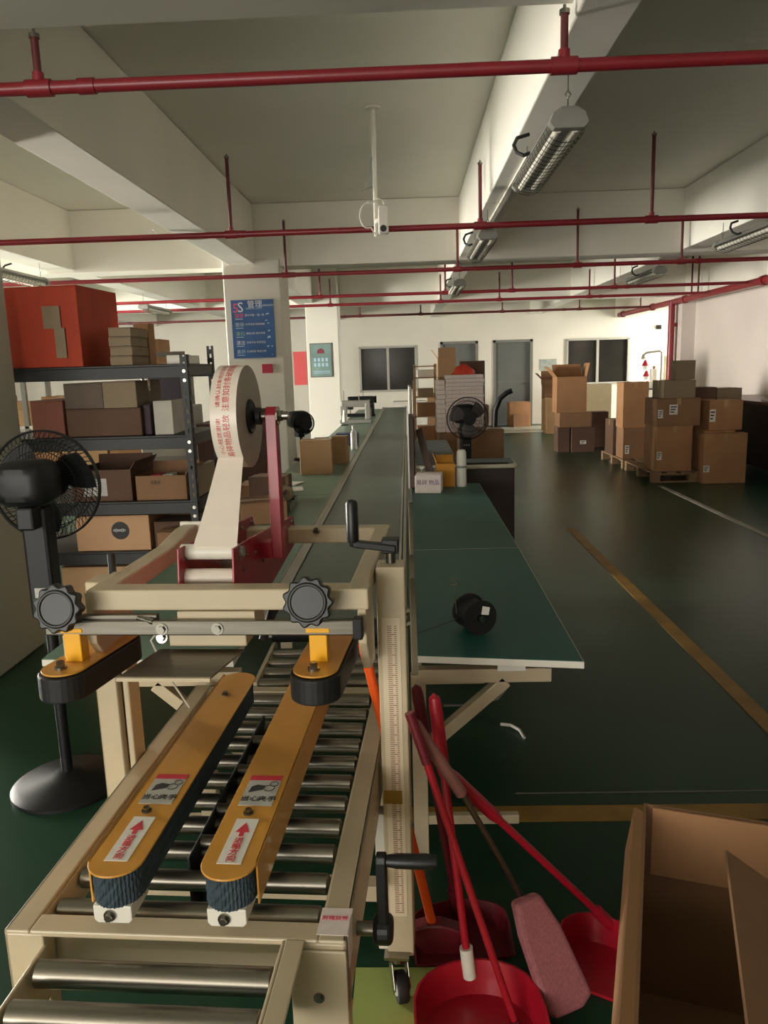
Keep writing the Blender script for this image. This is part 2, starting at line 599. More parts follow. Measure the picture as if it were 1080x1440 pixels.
# infeed side plates
b = MB()
b.prism([(0, .545), (0, .598), (-.02, .600), (-.33, .600), (-.33, .48), (-.03, .48)], (.178, 0, 0), (0, 1, 0), (0, 0, 1), (.006, 0, 0))
b.box(.184, .215, -.33, 0, .594, .600)
b.build('infeed_side_plate', BEIGE, mach, bev=.002)
b = MB()
b.prism([(0, .48), (0, .575), (-.33, .575), (-.33, .45)], (-.226, 0, 0), (0, 1, 0), (0, 0, 1), (.006, 0, 0))
b.build('infeed_side_plate', BEIGE, mach, bev=.002)
b = MB().box(.19, .282, -.006, -.001, .2, .585)
pl = b.build('infeed_corner_panel', BEIGE, mach, bev=.002)
hexbolt('bolt', (.235, -.006, .50), (0, -1, 0), .006, .006, pl)
hexbolt('bolt', (.215, -.006, .43), (0, -1, 0), .004, .005, pl)
# worn strip of printed tape on the front right corner
tp = MB().box(.232, .284, .012, .075, .6003, .6012).build('tape_scrap', PAPERG, bed)
MB().box(.2825, .2835, .012, .06, .54, .6012).build('tape_scrap', PAPERG, bed)
text('封箱胶带', .011, INKP, bed, Matrix.Translation((.257, .05, .6014)), 'tape_print')

# lower tape unit between the belts
b = MB()
b.box(-.035, .045, .22, .74, .47, .575)
lu = b.build('lower_tape_unit', DARKP, mach, bev=.004)
b = MB()
b.box(-.04, -.034, .18, .78, .48, .612)
b.box(.044, .050, .18, .78, .48, .612)
b.build('cheek_plate', RUBBER, lu, bev=.002)
for y in (.25, .36, .52, .66):
    MB().cyl((-.036, y, .60), (.046, y, .60), .014, 16).build('guide_roller', ROLL, lu, smooth=True)
hexbolt('bolt', (.02, .31, .575), (0, 0, 1), .006, .012, lu)
MB().box(-.03, .0, .41, .47, .575, .58).build('bracket_plate', STEEL, lu)


def stadium(xc, hw, y0, y1, n=14, round_rear=True):
    """outline with a round front (low y) and round or square rear"""
    pts = []
    for i in range(n + 1):
        a = PI + PI * i / n
        pts.append((xc + hw * math.cos(a), y0 + hw + hw * math.sin(a)))
    if round_rear:
        for i in range(n + 1):
            a = PI * i / n
            pts.append((xc + hw * math.cos(a), y1 - hw + hw * math.sin(a)))
    else:
        pts += [(xc + hw, y1), (xc - hw, y1)]
    return pts


def sticker(parent, x, y, w, h, z, kind):
    s = MB().box(x - w / 2, x + w / 2, y - h / 2, y + h / 2, z, z + .0008).build('sticker', GREYL if kind == 'warn' else PAPER, parent)
    return s


GREYL = mat('silver_label', (186, 184, 176), 0.4, var=0.06, scale=60)


def belt_unit(xc, hw, skirt_side):
    z = .722
    u = D.objects.new('side_belt_drive', None)
    # the plate is the part, everything else on it is a sub-part
    b = MB()
    b.prism(stadium(xc, hw, -.024, .80), (0, 0, z - .004), (1, 0, 0), (0, 1, 0), (0, 0, .004))
    D.objects.remove(u)
    u = b.build('belt_cover', ORANGE, mach, bev=.0012)
    # skirt
    s = MB()
    if skirt_side > 0:
        s.prism([(.02, z), (.02, .648), (.79, .648), (.79, z)], (xc + hw - .003, 0, 0), (0, 1, 0), (0, 0, 1), (.003, 0, 0))
        s.build('cover_skirt', ORANGE, u)
    else:
        s.prism([(.012, z), (.012, .648), (.79, .648), (.79, z)], (xc - hw, 0, 0), (0, 1, 0), (0, 0, 1), (.003, 0, 0))
        s.build('cover_skirt', ORANGE, u)
    # belt loop, ribbed where it wraps the front pulley
    hb = hw - .006
    path = stadium(xc, hb, -.018, .79, 40)
    bm_ = MB()
    n = len(path)
    vs = []
    outer = []
    for i, (px, py) in enumerate(path):
        k = 0.0
        if i <= 40:
            k = -.0018 if i % 2 else .0
        cx, cy = xc, (-.018 + hb if i <= 40 else py)
        d = Vector((px - cx, py - cy))
        if d.length > 1e-5:
            d.normalize()
        outer.append((px + d.x * k, py + d.y * k))
    rows = 9
    for r in range(rows):
        zz = .660 + (.717 - .660) * r / (rows - 1)
        for i, (px, py) in enumerate(outer):
            j = .0011 * math.sin(i * 1.9 + r * 2.1) if i <= 40 else 0
            vs.append((px + (0 if i > 40 else j * (px - xc) / hb), py + j * .8, zz))
    fs = []
    for r in range(rows - 1):
        for i in range(n):
            k = (i + 1) % n
            fs.append((r * n + i, r * n + k, (r + 1) * n + k, (r + 1) * n + i))
    fs.append(tuple(range(n - 1, -1, -1)))
    fs.append(tuple((rows - 1) * n + i for i in range(n)))
    bm_.add(vs, fs)
    bm_.build('belt', BLUEB, u)
    # white nose bracket
    w = MB()
    w.prism([(-.032, .636), (-.026, .630), (.026, .630), (.032, .636), (.032, .661), (-.032, .661)], (xc, -.013, 0), (1, 0, 0), (0, 0, 1), (0, .07, 0))
    w.build('nose_bracket', WHITEP, u, bev=.002)
    hexbolt('bolt', (xc - .004, -.013, .645), (0, -1, 0), .0065, .010, u)
    hexbolt('bolt', (xc - .004, .158, z), (0, 0, 1), .006, .009, u)
    hexbolt('bolt', (xc - .004, .66, z), (0, 0, 1), .006, .009, u)
    # direction arrow sticker
    s1 = MB().box(xc - .020, xc + .020, .015, .140, z, z + .0008).build('arrow_sticker', PAPER, u)
    a = MB()
    a.prism([(-.012, .100), (0, .128), (.012, .100), (.004, .100), (.004, .088), (-.004, .088), (-.004, .100)], (xc, 0, z + .0009), (1, 0, 0), (0, 1, 0), (0, 0, .0005))
    a.build('arrow_print', TEXTR, u)
    for i, ch in enumerate('进箱方向'):
        text(ch, .017, TEXTR, u, Matrix.Translation((xc, .076 - i * .0165, z + .001)), 'sticker_lettering')
    # warning sticker
    MB().box(xc - .030, xc + .032, .182, .285, z, z + .0008).build('warning_sticker', GREYL, u)
    MB().box(xc - .030, xc + .032, .268, .285, z + .0009, z + .0013).build('warning_band', TEXTR, u)
    g = MB()
    g.prism([(-.022, .225), (.004, .235), (.006, .248), (-.010, .252), (-.020, .245)], (xc, 0, z + .0009), (1, 0, 0), (0, 1, 0), (0, 0, .0004))
    g.build('hand_pictogram', INKD, u)
    g = MB()
    for (gx, gy, rr) in ((.014, .240, .010), (.021, .255, .008)):
        g.tube([(xc + gx + rr * math.cos(t * PI / 6), gy + rr * math.sin(t * PI / 6), z + .0012) for t in range(12)], .0009, 4, True)
    g.build('gear_pictogram', INKD, u)
    text('当心', .018, INKD, u, Matrix.Translation((xc - .014, .203, z + .001)), 'sticker_lettering')
    text('夹手', .018, INKD, u, Matrix.Translation((xc + .018, .203, z + .001)), 'sticker_lettering')
    return u


belt_unit(-.094, .046, -1)
ub = belt_unit(.094, .046, 1)

# posts
b = MB().box(.292, .356, .552, .622, .10, 1.07)
post_r = b.build('post', BEIGE, mach, bev=.004)
b = MB()
b.box(.270, .308, .56, .60, .11, .47)
b.build('inner_leg', WHITEP, mach, bev=.003)
r = MB().box(.302, .343, .5505, .552, .21, .955).build('ruler_scale', mat('ruler_cream', (222, 205, 176), .5, var=.05), post_r)
t = MB()
for i in range(150):
    z = .22 + i * .0048
    w = .010 if i % 5 else .016
    t.box(.314, .314 + w, .5498, .5505, z, z + .0012)
    t.box(.335 - w * .5, .335, .5498, .5505, z, z + .0012)
t.build('ruler_ticks', mat('ruler_ink', (150, 84, 66), .6), post_r)
MB().box(.296, .338, .5492, .5498, .505, .538).build('yellow_sticker', mat('ochre_label', (150, 116, 30), .5), post_r)
hexbolt('bolt', (.356, .58, .96), (1, 0, 0), .006, .008, post_r)
hexbolt('bolt', (.356, .58, .93), (1, 0, 0), .006, .008, post_r)
b = MB()
b.box(-.372, -.318, .552, .56, .10, .97)
b.box(-.372, -.364, .552, .622, .10, .97)
b.box(-.326, -.318, .552, .575, .10, .97)
b.box(-.310, -.295, .56, .622, .30, .97)
b.box(-.372, -.300, .552, .622, .985, 1.04)
post_l = b.build('post', BEIGE, mach, bev=.004)
MB().cyl((-.325, .60, 1.03), (-.325, .60, 1.095), .009, 14).build('spindle_pin', RUBBER, post_l, smooth=True)
MB().cyl((-.318, .59, .3), (-.318, .59, .98), .008, 12).build('lead_screw', STEEL, post_l, smooth=True)
hexbolt('bolt', (-.332, .552, 1.012), (0, -1, 0), .007, .008, post_l)

# head frame
b = MB()
b.box(-.294, .292, .40, .45, 1.022, 1.066)
fb_ = b.build('front_bar', BEIGE, mach, bev=.004)
b = MB()
b.box(-.10, .06, .392, .40, 1.000, 1.022)
b.build('bar_lip', BEIGE, fb_)
b = MB()
b.prism([(.45, 1.064), (.80, 1.064), (.94, 1.082), (1.0, 1.082), (1.0, 1.035), (.94, 1.035), (.80, 1.02), (.45, 1.02)], (-.294, 0, 0), (0, 1, 0), (0, 0, 1), (.044, 0, 0))
b.build('side_bar', BEIGE, mach, bev=.004)
b = MB()
b.box(.248, .288, .45, 1.0, 1.022, 1.064)
b.build('side_bar', BEIGE, mach, bev=.004)
b = MB()
b.box(-.30, .288, 1.0, 1.05, 1.022, 1.064)
rb = b.build('rear_bar', BEIGE, mach, bev=.004)
MB().box(-.30, -.20, .99, 1.0, 1.064, 1.09).build('bar_bracket', WHITEP, rb, bev=.003)
hexbolt('bolt', (.085, 1.0, 1.055), (0, -.4, 1), .007, .010, rb)
# tapering side plates that hold the head to the posts
for x in (.268, -.300):
    b = MB()
    b.prism([(.405, 1.06), (.55, 1.066), (.55, .86), (.47, .87), (.405, .95)], (x, 0, 0), (0, 1, 0), (0, 0, 1), (.018, 0, 0))
    sp = b.build('side_plate', BEIGE, mach, bev=.003)

# steel crossbar with the knobs
b = MB()
b.box(-.375, .270, .372, .384, .978, 1.009)
cb = b.build('steel_crossbar', STEEL, mach, bev=.003)
MB().box(.262, .282, .366, .392, .970, 1.014).build('bar_end', RUBBER, cb, bev=.004)
for x, z in ((-.127, .992), (-.012, .993)):
    hexbolt('bolt', (x, .372, z), (0, -1, 0), .008, .008, cb)
b = MB()
b.box(-.375, -.14, .384, .398, .985, 1.018)
b.build('slide_plate', STEEL, cb, bev=.002)
MB().cyl((-.18, .385, 1.012), (-.145, .375, 1.006), .006, 10).build('lock_pin', BOLT, cb, smooth=True)


def knob(x, y, z, parent):
    n = 96
    prof = []
    for i in range(n):
        a = 2 * PI * i / n
        r = .047 + .0035 * math.cos(11 * a)
        prof.append((r * math.cos(a), r * math.sin(a)))
    b = MB()
    tilt = .18
    u, v = Vector((1, 0, 0)), Vector((0, math.sin(tilt), math.cos(tilt)))
    w = Vector((0, -math.cos(tilt), math.sin(tilt)))
    b.prism(prof, (x, y, z), u, v, w * .026)
    k = b.build('knob', KNOB, parent, bev=.003)
    c = MB()
    o = Vector((x, y, z)) + w * .026
    c.lathe([(.0005, -.002), (.030, -.002), (.033, .003), (.036, .003), (.040, -.001)], o, w, 32)
    c.build('knob_face', mat('knob_face_grey', (24, 23, 22), .5, var=.1, scale=30), k, smooth=True)
    MB().cyl((x, y, z), Vector((x, y, z)) - w * .04, .012, 14).build('knob_stem', STEEL, k, smooth=True)
    return k


def press_unit(xc, y0, y1, ang, kx, kz):
    z = .922
    hw = .045
    R = Matrix.Translation((xc, y0, 0)) @ rotz(ang)
    L = y1 - y0
    b = MB()
    b.prism([(px - 0, py) for px, py in stadium(0, hw, 0, L)], R @ Vector((0, 0, z - .004)), R.to_3x3() @ Vector((1, 0, 0)), R.to_3x3() @ Vector((0, 1, 0)), (0, 0, .004))
    u = b.build('press_guide_plate', ORANGE, mach, bev=.001)
    b = MB()
    b.prism([(px, py) for px, py in stadium(0, hw + .006, -.008, L)], R @ Vector((0, 0, z - .058)), R.to_3x3() @ Vector((1, 0, 0)), R.to_3x3() @ Vector((0, 1, 0)), (0, 0, .052))
    b.build('press_roller_belt', RUBBER, u, bev=.004, seg=3)
    p = R @ Vector((-.002, .035, z))
    hexbolt('bolt', p, (0, 0, 1), .008, .016, u)
    p = R @ Vector((0, .085, z))
    b = MB().box(p.x - .018, p.x + .018, p.y - .012, p.y + .022, z, z + .062)
    br = b.build('yellow_bracket', YELLOW, u, bev=.002)
    MB().box(p.x - .024, p.x + .024, p.y - .014, p.y + .024, z + .062, z + .072).build('yellow_bracket_top', YELLOW, u, bev=.002)
    knob(kx, .358, kz, mach)
    return u


press_unit(-.332, .300, .58, math.radians(-9), -.324, 1.043)
press_unit(.188, .300, .60, math.radians(-2), .181, 1.055)
MB().box(-.350, -.325, .392, .42, .92, .985).build('guide_hanger', BEIGE, mach, bev=.002)

# beige head box and its pressing plate under the bar
b = MB()
b.box(-.125, .038, .40, .56, .945, .995)
hb = b.build('head_box', BEIGE, mach, bev=.003)
b = MB()
b.prism([(-.178, .262), (.004, .262), (.030, .41), (-.150, .41)], (0, 0, .932), (1, 0, 0), (0, 1, 0), (0, 0, .004))
b.build('press_plate', STEEL, hb, bev=.001)
MB().box(-.178, .004, .256, .263, .929, .936).build('press_plate_edge', BEIGE, hb)
MB().tube([(-.165, .43, .960), (-.185, .45, .94), (-.175, .50, .84), (-.15, .55, .74)], .0022, 6).build('air_line', WHITEP, hb, smooth=True)
hexbolt('bolt', (-.155, .44, .950), (0, -1, .2), .008, .014, hb)
# black springs between head and bed
MB().cyl((.03, .56, .90), (.05, .60, .965), .010, 10).build('spring', RUBBER, hb, smooth=True)

# tape cartridge cheek plates
for x in (.0, -.118):
    b = MB()
    b.prism([(.465, 1.136), (.455, 1.06), (.50, .97), (.66, .955), (1.08, 1.0), (1.095, 1.06), (1.075, 1.088), (1.03, 1.09), (.60, 1.128)], (x, 0, 0), (0, 1, 0), (0, 0, 1), (.005, 0, 0))
    cp = b.build('tape_cartridge_plate', RED, mach, bev=.0015)
    for y, z in ((.50, 1.105), (.56, 1.10), (.53, 1.075), (.64, 1.085), (.74, 1.075), (.80, 1.095), (.86, 1.085), (.95, 1.078), (1.05, 1.075), (1.05, 1.035), (.70, 1.05)):
        hexbolt('bolt', (x + .005, y, z), (1, 0, 0), .004, .004, cp)
    MB().cyl((x + .005, .515, 1.118), (x + .012, .515, 1.118), .012, 14).build('roller_end', GREYP, cp, smooth=True)
for y, z, rr, m_ in ((.56, 1.03, .012, ROLL), (.75, 1.03, .011, ROLL), (.95, 1.03, .011, ROLL), (1.05, 1.05, .008, ROLL)):
    MB().cyl((-.113, y, z), (0, y, z), rr, 14).build('cartridge_spacer', m_, mach, smooth=True)
MB().cyl((-.125, .515, 1.118), (.0, .515, 1.118), .017, 20).build('tape_guide_roller', WHITEP, mach, smooth=True)
MB().cyl((-.113, .50, 1.065), (.0, .50, 1.065), .019, 20).build('tape_brush_roller', TAPE, mach, smooth=True)
MB().cyl((-.118, .90, 1.09), (-.118, .90, 1.125), .006, 10).build('plate_pin', BOLT, mach, smooth=True)

# arm that carries the tape roll
ARM = (.026, .70)
b = MB()
b.prism([(-.019, 1.06), (.019, 1.06), (.016, 1.40), (.0, 1.418), (-.016, 1.40)], (.034, .70, 0), (0, 1, 0), (0, 0, 1), (.026, 0, 0))
b.box(.004, .034, .68, .72, 1.06, 1.10)
arm = b.build('tape_arm', RED, mach, bev=.002)
MB().cyl((-.07, .70, 1.396), (.070, .70, 1.396), .009, 14).build('tape_arm_axle', STEEL, arm, smooth=True)
hexbolt('axle_nut', (.060, .70, 1.396), (1, 0, 0), .014, .012, arm)
MB().cyl((.072, .70, 1.396), (.086, .70, 1.396), .010, 12).build('axle_end', BOLT, arm, smooth=True)

# crank on the right post
b = MB()
b.cyl((.324, .585, 1.072), (.324, .585, 1.098), .011, 14)
ck = b.build('height_crank', STEEL, mach, smooth=True)
b = MB()
b.prism([(-.006, -.013), (.088, -.010), (.100, 0), (.088, .010), (-.006, .013)], (.332, .575, 1.100), (-.985, -.05, .13), (0, 1, 0), (0, 0, .016))
b.box(.305, .343, .567, .603, 1.096, 1.128)
b.build('crank_arm', KNOB, ck, bev=.003)
MB().lathe([(.003, 0), (.012, .001), (.0135, .01), (.0135, .088), (.010, .094), (.002, .096)], (.243, .57, 1.122), (0, 0, 1), 18).build('crank_grip', KNOB, ck, smooth=True)

# hand crank at the front right corner
b = MB()
b.cyl((.284, .11, .535), (.318, .11, .535), .012, 14)
wc = b.build('width_crank', STEEL, mach, smooth=True)
b = MB()
b.lathe([(.002, 0), (.022, .002), (.026, .010), (.026, .030), (.020, .036), (.002, .036)], (.312, .11, .535), (1, 0, 0), 20)
b.prism([(-.017, .0), (.017, .0), (.013, .135), (.008, .146), (-.008, .146), (-.013, .135)], (.322, .11, .535), (0, 1, 0), (0, 0, 1), (.018, 0, 0))
b.build('crank_arm', KNOB, wc, bev=.003)
MB().lathe([(.003, 0), (.010, .001), (.0125, .02), (.0135, .07), (.011, .088), (.003, .090)], (.338, .11, .668), (1, 0, 0), 18).build('crank_grip', KNOB, wc, smooth=True)

# ---------------------------------------------------------------- roll of printed tape on the machine
roll = thing('tape_roll', 'large white roll of packing tape with red printing hanging above the machine', 'tape roll', mach.matrix_basis @ Vector((-.034, .70, 1.396)), math.radians(-3.0))
RR = .117
b = MB()
b.lathe([(.040, -.030), (RR, -.030), (RR, .030), (.040, .030)], (0, 0, 0), (1, 0, 0), 64, True)
b.build('tape_winding', TAPESIDE, roll, smooth=True)
b = MB()
b.lathe([(RR + .0004, -.0295), (RR + .0008, -.0295), (RR + .0008, .0295), (RR + .0004, .0295)], (0, 0, 0), (1, 0, 0), 72, True)
b.build('tape_face', TAPE, roll, smooth=True)
b = MB()
b.lathe([(.010, -.033), (.040, -.033), (.040, .033), (.036, .036), (.030, .034), (.018, .040), (.010, .040)], (0, 0, 0), (1, 0, 0), 32, True)
b.build('tape_core', RUBBER, roll, smooth=True)
b = MB()
b.lathe([(.010, .040), (.020, .046), (.020, .056), (.010, .058)], (0, 0, 0), (1, 0, 0), 24)
b.build('tape_hub', RUBBER, roll, smooth=True)
# hanging strip: leaves the roll at the front and runs down to the guide roller
b = MB()
a0 = math.radians(232)
pts = [(RR * math.cos(a0 - PI) * -1, 0)]
ya, za = -RR * math.cos(math.radians(48)), -RR * math.sin(math.radians(48))
yb, zb = -.202, -.262
n = 12
vs = []
for i in range(n + 1):
    s = i / n
    sag = -.012 * math.sin(PI * s)
    y = ya + (yb - ya) * s + sag * .6
    z = za + (zb - za) * s + sag * .9
    x0 = -.029 - .03 * s
    x1 = .029 + .008 * s
    vs += [(x0, y, z), (x1, y, z), (x0, y - .0006, z - .0006), (x1, y - .0006, z - .0006)]
fs = []
for i in range(n):
    o = i * 4
    fs += [(o, o + 1, o + 5, o + 4), (o + 2, o + 6, o + 7, o + 3), (o, o + 4, o + 6, o + 2), (o + 1, o + 3, o + 7, o + 5)]
fs += [(0, 2, 3, 1), (n * 4, n * 4 + 1, n * 4 + 3, n * 4 + 2)]
b.add(vs, fs)
b.build('tape_strip', TAPE, roll, smooth=True)


def on_roll(body, size, x, a_mid, material, sx=1.0):
    """wrap vertical lettering around the outside of the roll"""
    cu = D.curves.new('t', 'FONT')
    cu.body = body
    cu.size = size
    cu.align_x = 'CENTER'
    cu.align_y = 'CENTER'
    cu.resolution_u = 2
    to = D.objects.new('t', cu)
    COL.objects.link(to)
    bpy.context.view_layer.update()
    me = D.meshes.new_from_object(to.evaluated_get(bpy.context.evaluated_depsgraph_get()))
    D.objects.remove(to)
    D.curves.remove(cu)
    for v in me.vertices:
        a = a_mid + v.co.x * sx / RR       # angle measured from the camera side, upward positive
        rr = RR + .0013
        y, z = -rr * math.cos(a), rr * math.sin(a)
        v.co = (x - v.co.y, y, z)
    me.materials.clear()
    me.materials.append(material)
    o = D.objects.new('tape_print', me)
    COL.objects.link(o)
    o.parent = roll


on_roll('注意如封条破损请拒收', .0175, .007, math.radians(52), TEXTR)
on_roll('请确认封条完好后再签收', .0115, -.011, math.radians(52), TEXTR, 1.25)
on_roll('易碎物品轻放', .0175, .007, math.radians(-20), TEXTR)
on_roll('小心轻放谢谢', .0115, -.011, math.radians(-20), TEXTR, 1.3)

# ------------------------------------------------------------------ belt conveyor
CZ = .68
Y0, Y1 = 2.46, 16.0
conv = thing('belt_conveyor', 'long grey green belt conveyor running from the sealing machine to the far windows', 'conveyor', (-.26, Y0, 0))


def cbox(x0, x1, y0, y1, z0, z1):
    return MB().box(x0 + .26, x1 + .26, y0 - Y0, y1 - Y0, z0, z1)


cbox(-.47, -.055, Y0, Y1, CZ - .03, CZ - .006).build('belt', BELT, conv, bev=.004)
cbox(-.515, -.472, Y0, Y1, CZ - .07, CZ + .002).build('side_rail', ALU, conv, bev=.003)
cbox(-.053, -.022, Y0, Y1, CZ - .07, CZ + .012).build('side_rail', ALU, conv, bev=.003)
cbox(-.042, -.036, Y0 + .1, Y1, CZ + .012, CZ + .02).build('guide_strip', RUBBER, conv)
b = MB().cyl((0 - .21, .0, CZ - .045), (.205, .0, CZ - .045), .038, 24)
b.build('drum', RUBBER, conv, smooth=True)
tr = MB().cyl((-.20, 0, 0), (.16, 0, 0), .0185, 18).mesh('transfer_roller', ROLL, True)
for i in range(4):
    shared('transfer_roller', tr, conv, (0, -.33 + i * .082, .585))
for x in (-.465, -.085):
    cbox(x - .006, x + .006, Y0 - .36, Y0, .54, .605).build('transfer_side', BEIGE, conv, bev=.002)
for i in range(7):
    y = Y0 + .25 + i * 2.15
    b = MB()
    b.box(-.235, -.19, y - Y0, y - Y0 + .04, 0, CZ - .07)
    b.box(.175, .22, y - Y0, y - Y0 + .04, 0, CZ - .07)
    b.box(-.19, .175, y - Y0, y - Y0 + .04, .18, .22)
    b.build('stand', BEIGE, conv, bev=.003)


# ------------------------------------------------------------------ worktables along the conveyor
def worktable(label, poly, legs_y, topmat, loc, brace_x=None, bar=None, group='worktables beside the belt conveyor', side=1):
    """poly: four corners (x,y) front-left, front-right, rear-right, rear-left, world coordinates"""
    ox, oy = loc
    t = thing('work_table', label, 'table', (ox, oy, 0), 0, group)
    P = [(x - ox, y - oy) for x, y in poly]
    b = MB().prism(P, (0, 0, CZ - .022), (1, 0, 0), (0, 1, 0), (0, 0, .020))
    b.build('table_board', WHITEP, t, bev=.001)
    q = [(P[0][0], P[0][1] + .002), (P[1][0] - .003, P[1][1] + .002), (P[2][0] - .003, P[2][1] - .002), (P[3][0], P[3][1] - .002)]
    MB().prism(q, (0, 0, CZ - .002), (1, 0, 0), (0, 1, 0), (0, 0, .002)).build('table_mat', topmat, t)
    xi, xo = (P[0][0], P[1][0]) if side > 0 else (P[1][0], P[0][0])
    for y in legs_y:
        yy = y - oy
        x_in = xi + .0 * side
        x_out = xo - .07 * side
        a, c = min(x_in, x_out), max(x_in, x_out)
        MB().box(a, c, yy, yy + .04, .575, .618).build('cantilever_bar', BEIGE, t, bev=.003)
        MB().box(x_out - .02, x_out + .02, yy, yy + .04, .618, CZ - .022).build('bar_block', RUBBER, t)
        p = MB()
        p.bar((xi + .26 * side, yy + .02, .578), (xi - .0 * side, yy + .02, .345), .036, .04, (0, 1, 0))
        p.build('brace', BEIGE, t, bev=.002)
        MB().box(xi - .0225, xi + .0225, yy + .004, yy + .036, 0, .60).build('leg', BEIGE, t, bev=.003)
        MB().box(min(xi, xi + .3 * side), max(xi, xi + .3 * side), yy + .008, yy + .032, .11, .14).build('foot_bar', BEIGE, t, bev=.003)
    return t


worktable('teal topped work table with a white front edge beside the sealing machine post', [(.012, 2.10), (.474, 2.035), (.488, 3.395), (.012, 3.395)], (2.14, 3.2), TEAL, (.24, 2.07))
worktable('teal work table holding the white printed box and white bottle', [(.012, 3.405), (.488, 3.405), (.49, 5.35), (.012, 5.35)], (3.6, 5.1), TEAL, (.24, 3.4))
worktable('small blue grey table under the leaning board, before the white sheet pile', [(.06, 6.4), (.42, 6.4), (.42, 8.6), (.06, 8.6)], (6.6, 8.3), FABRIC, (.24, 6.4))
worktable('pale green table left of the conveyor nearest the machine', [(-1.10, 2.12), (-.522, 2.09), (-.522, 5.0), (-1.06, 5.0)], (2.15, 4.7), TABGR, (-.8, 2.1), side=-1)
worktable('pale green table under the two upright brown cartons', [(-1.02, 5.01), (-.522, 5.01), (-.522, 9.4), (-1.0, 9.4)], (5.2, 9.0), TABGR, (-.8, 5.0), side=-1)
worktable('pale green table at the far end of the conveyor under the sewing gear', [(-.98, 9.41), (-.522, 9.41), (-.522, 15.4), (-.98, 15.4)], (9.7, 15.0), TABGR, (-.8, 9.4), side=-1)


# ------------------------------------------------------------------ ceiling: sprinkler pipes
def sprinkler(y, z, x0, x1, risers, label, r=.022, m=PIPE):
    t = thing('sprinkler_pipe', label, 'pipe', (0, y, z), 0, 'red sprinkler pipes across the ceiling')
    MB().cyl((x0, 0, 0), (x1, 0, 0), r, 16).build('pipe', m, t, smooth=True)
    for x, top in risers:
        MB().cyl((x, 0, 0), (x, 0, top - z), .0135, 12).build('riser', PIPED, t, smooth=True)
        c = MB()
        c.cyl((x - .045, 0, 0), (x + .045, 0, 0), r + .007, 14)
        c.cyl((x, 0, 0), (x, 0, .05), .020, 12)
        c.build('tee_fitting', m, t, smooth=True)
        s = MB()
        s.cyl((x, 0, top - z), (x, 0, top - z + .015), .018, 10)
        s.cyl((x, 0, top - z + .015), (x, 0, top - z + .03), .006, 8)
        s.build('sprinkler_head', BOLT, t, smooth=True)
    x = x0 + 1.1
    while x < x1:
        MB().cyl((x - .03, 0, 0), (x + .03, 0, 0), r + .005, 14).build('coupling', m, t, smooth=True)
        x += 4.3
    return t


sprinkler(2.90, 2.5, -6.5, 5.6, [(-1.27, 2.66), (.565, 2.66)], 'nearest and lowest looking red sprinkler pipe crossing the top of the view')
sprinkler(5.96, 2.5, -10.9, 4.76, [(-1.28, 3.03), (.565, 2.92), (1.81, 3.07), (3.40, 2.92)], 'second red sprinkler pipe, passing just behind the hanging security camera')
sprinkler(8.54, 2.5, -10.9, 4.76, [(-1.27, 3.04), (.565, 2.90), (1.83, 3.05), (2.92, 2.90)], 'third red sprinkler pipe, crossing in front of the poster column top')
sprinkler(11.2, 2.5, -10.9, 4.76, [(-1.2, 2.9), (.565, 2.9), (1.5, 2.9), (2.92, 2.9)], 'fourth red sprinkler pipe behind the poster column')
sprinkler(12.7, 2.5, -10.9, 4.76, [(-1.2, 2.9), (.565, 2.9), (1.5, 2.9), (2.92, 2.9)], 'fifth red sprinkler pipe, just before the far column')
sprinkler(15.6, 2.5, -10.9, 4.76, [(-.9, 2.9), (.3, 2.9), (1.9, 2.9), (3.4, 2.9)], 'last thin red sprinkler pipe before the far wall', m=PIPED)

t = thing('main_fire_pipe', 'thick red main pipe running along the right with a standpipe', 'pipe', (4.86, 14.55, 0))
MB().cyl((0, -9.5, 2.5), (0, 3.6, 2.5), .052, 20).build('main_pipe', PIPE, t, smooth=True)
MB().cyl((-.02, 0, 0), (-.02, 0, 2.5), .058, 20).build('standpipe', PIPE, t, smooth=True)
for y in (-7.0, -3.6, -.6, 1.2, 3.3):
    MB().cyl((0, y - .05, 2.5), (0, y + .05, 2.5), .068, 18).build('flange', PIPE, t, smooth=True)
for y in (-5.6, -1.2, -.9, 2.0):
    MB().cyl((0, y, 2.5), (0, y, 3.27), .014, 10).build('hanger_rod', PIPED, t, smooth=True)
MB().cyl((-.02, 0, 2.1), (.12, 0, 2.1), .03, 12).build('side_outlet', PIPE, t, smooth=True)


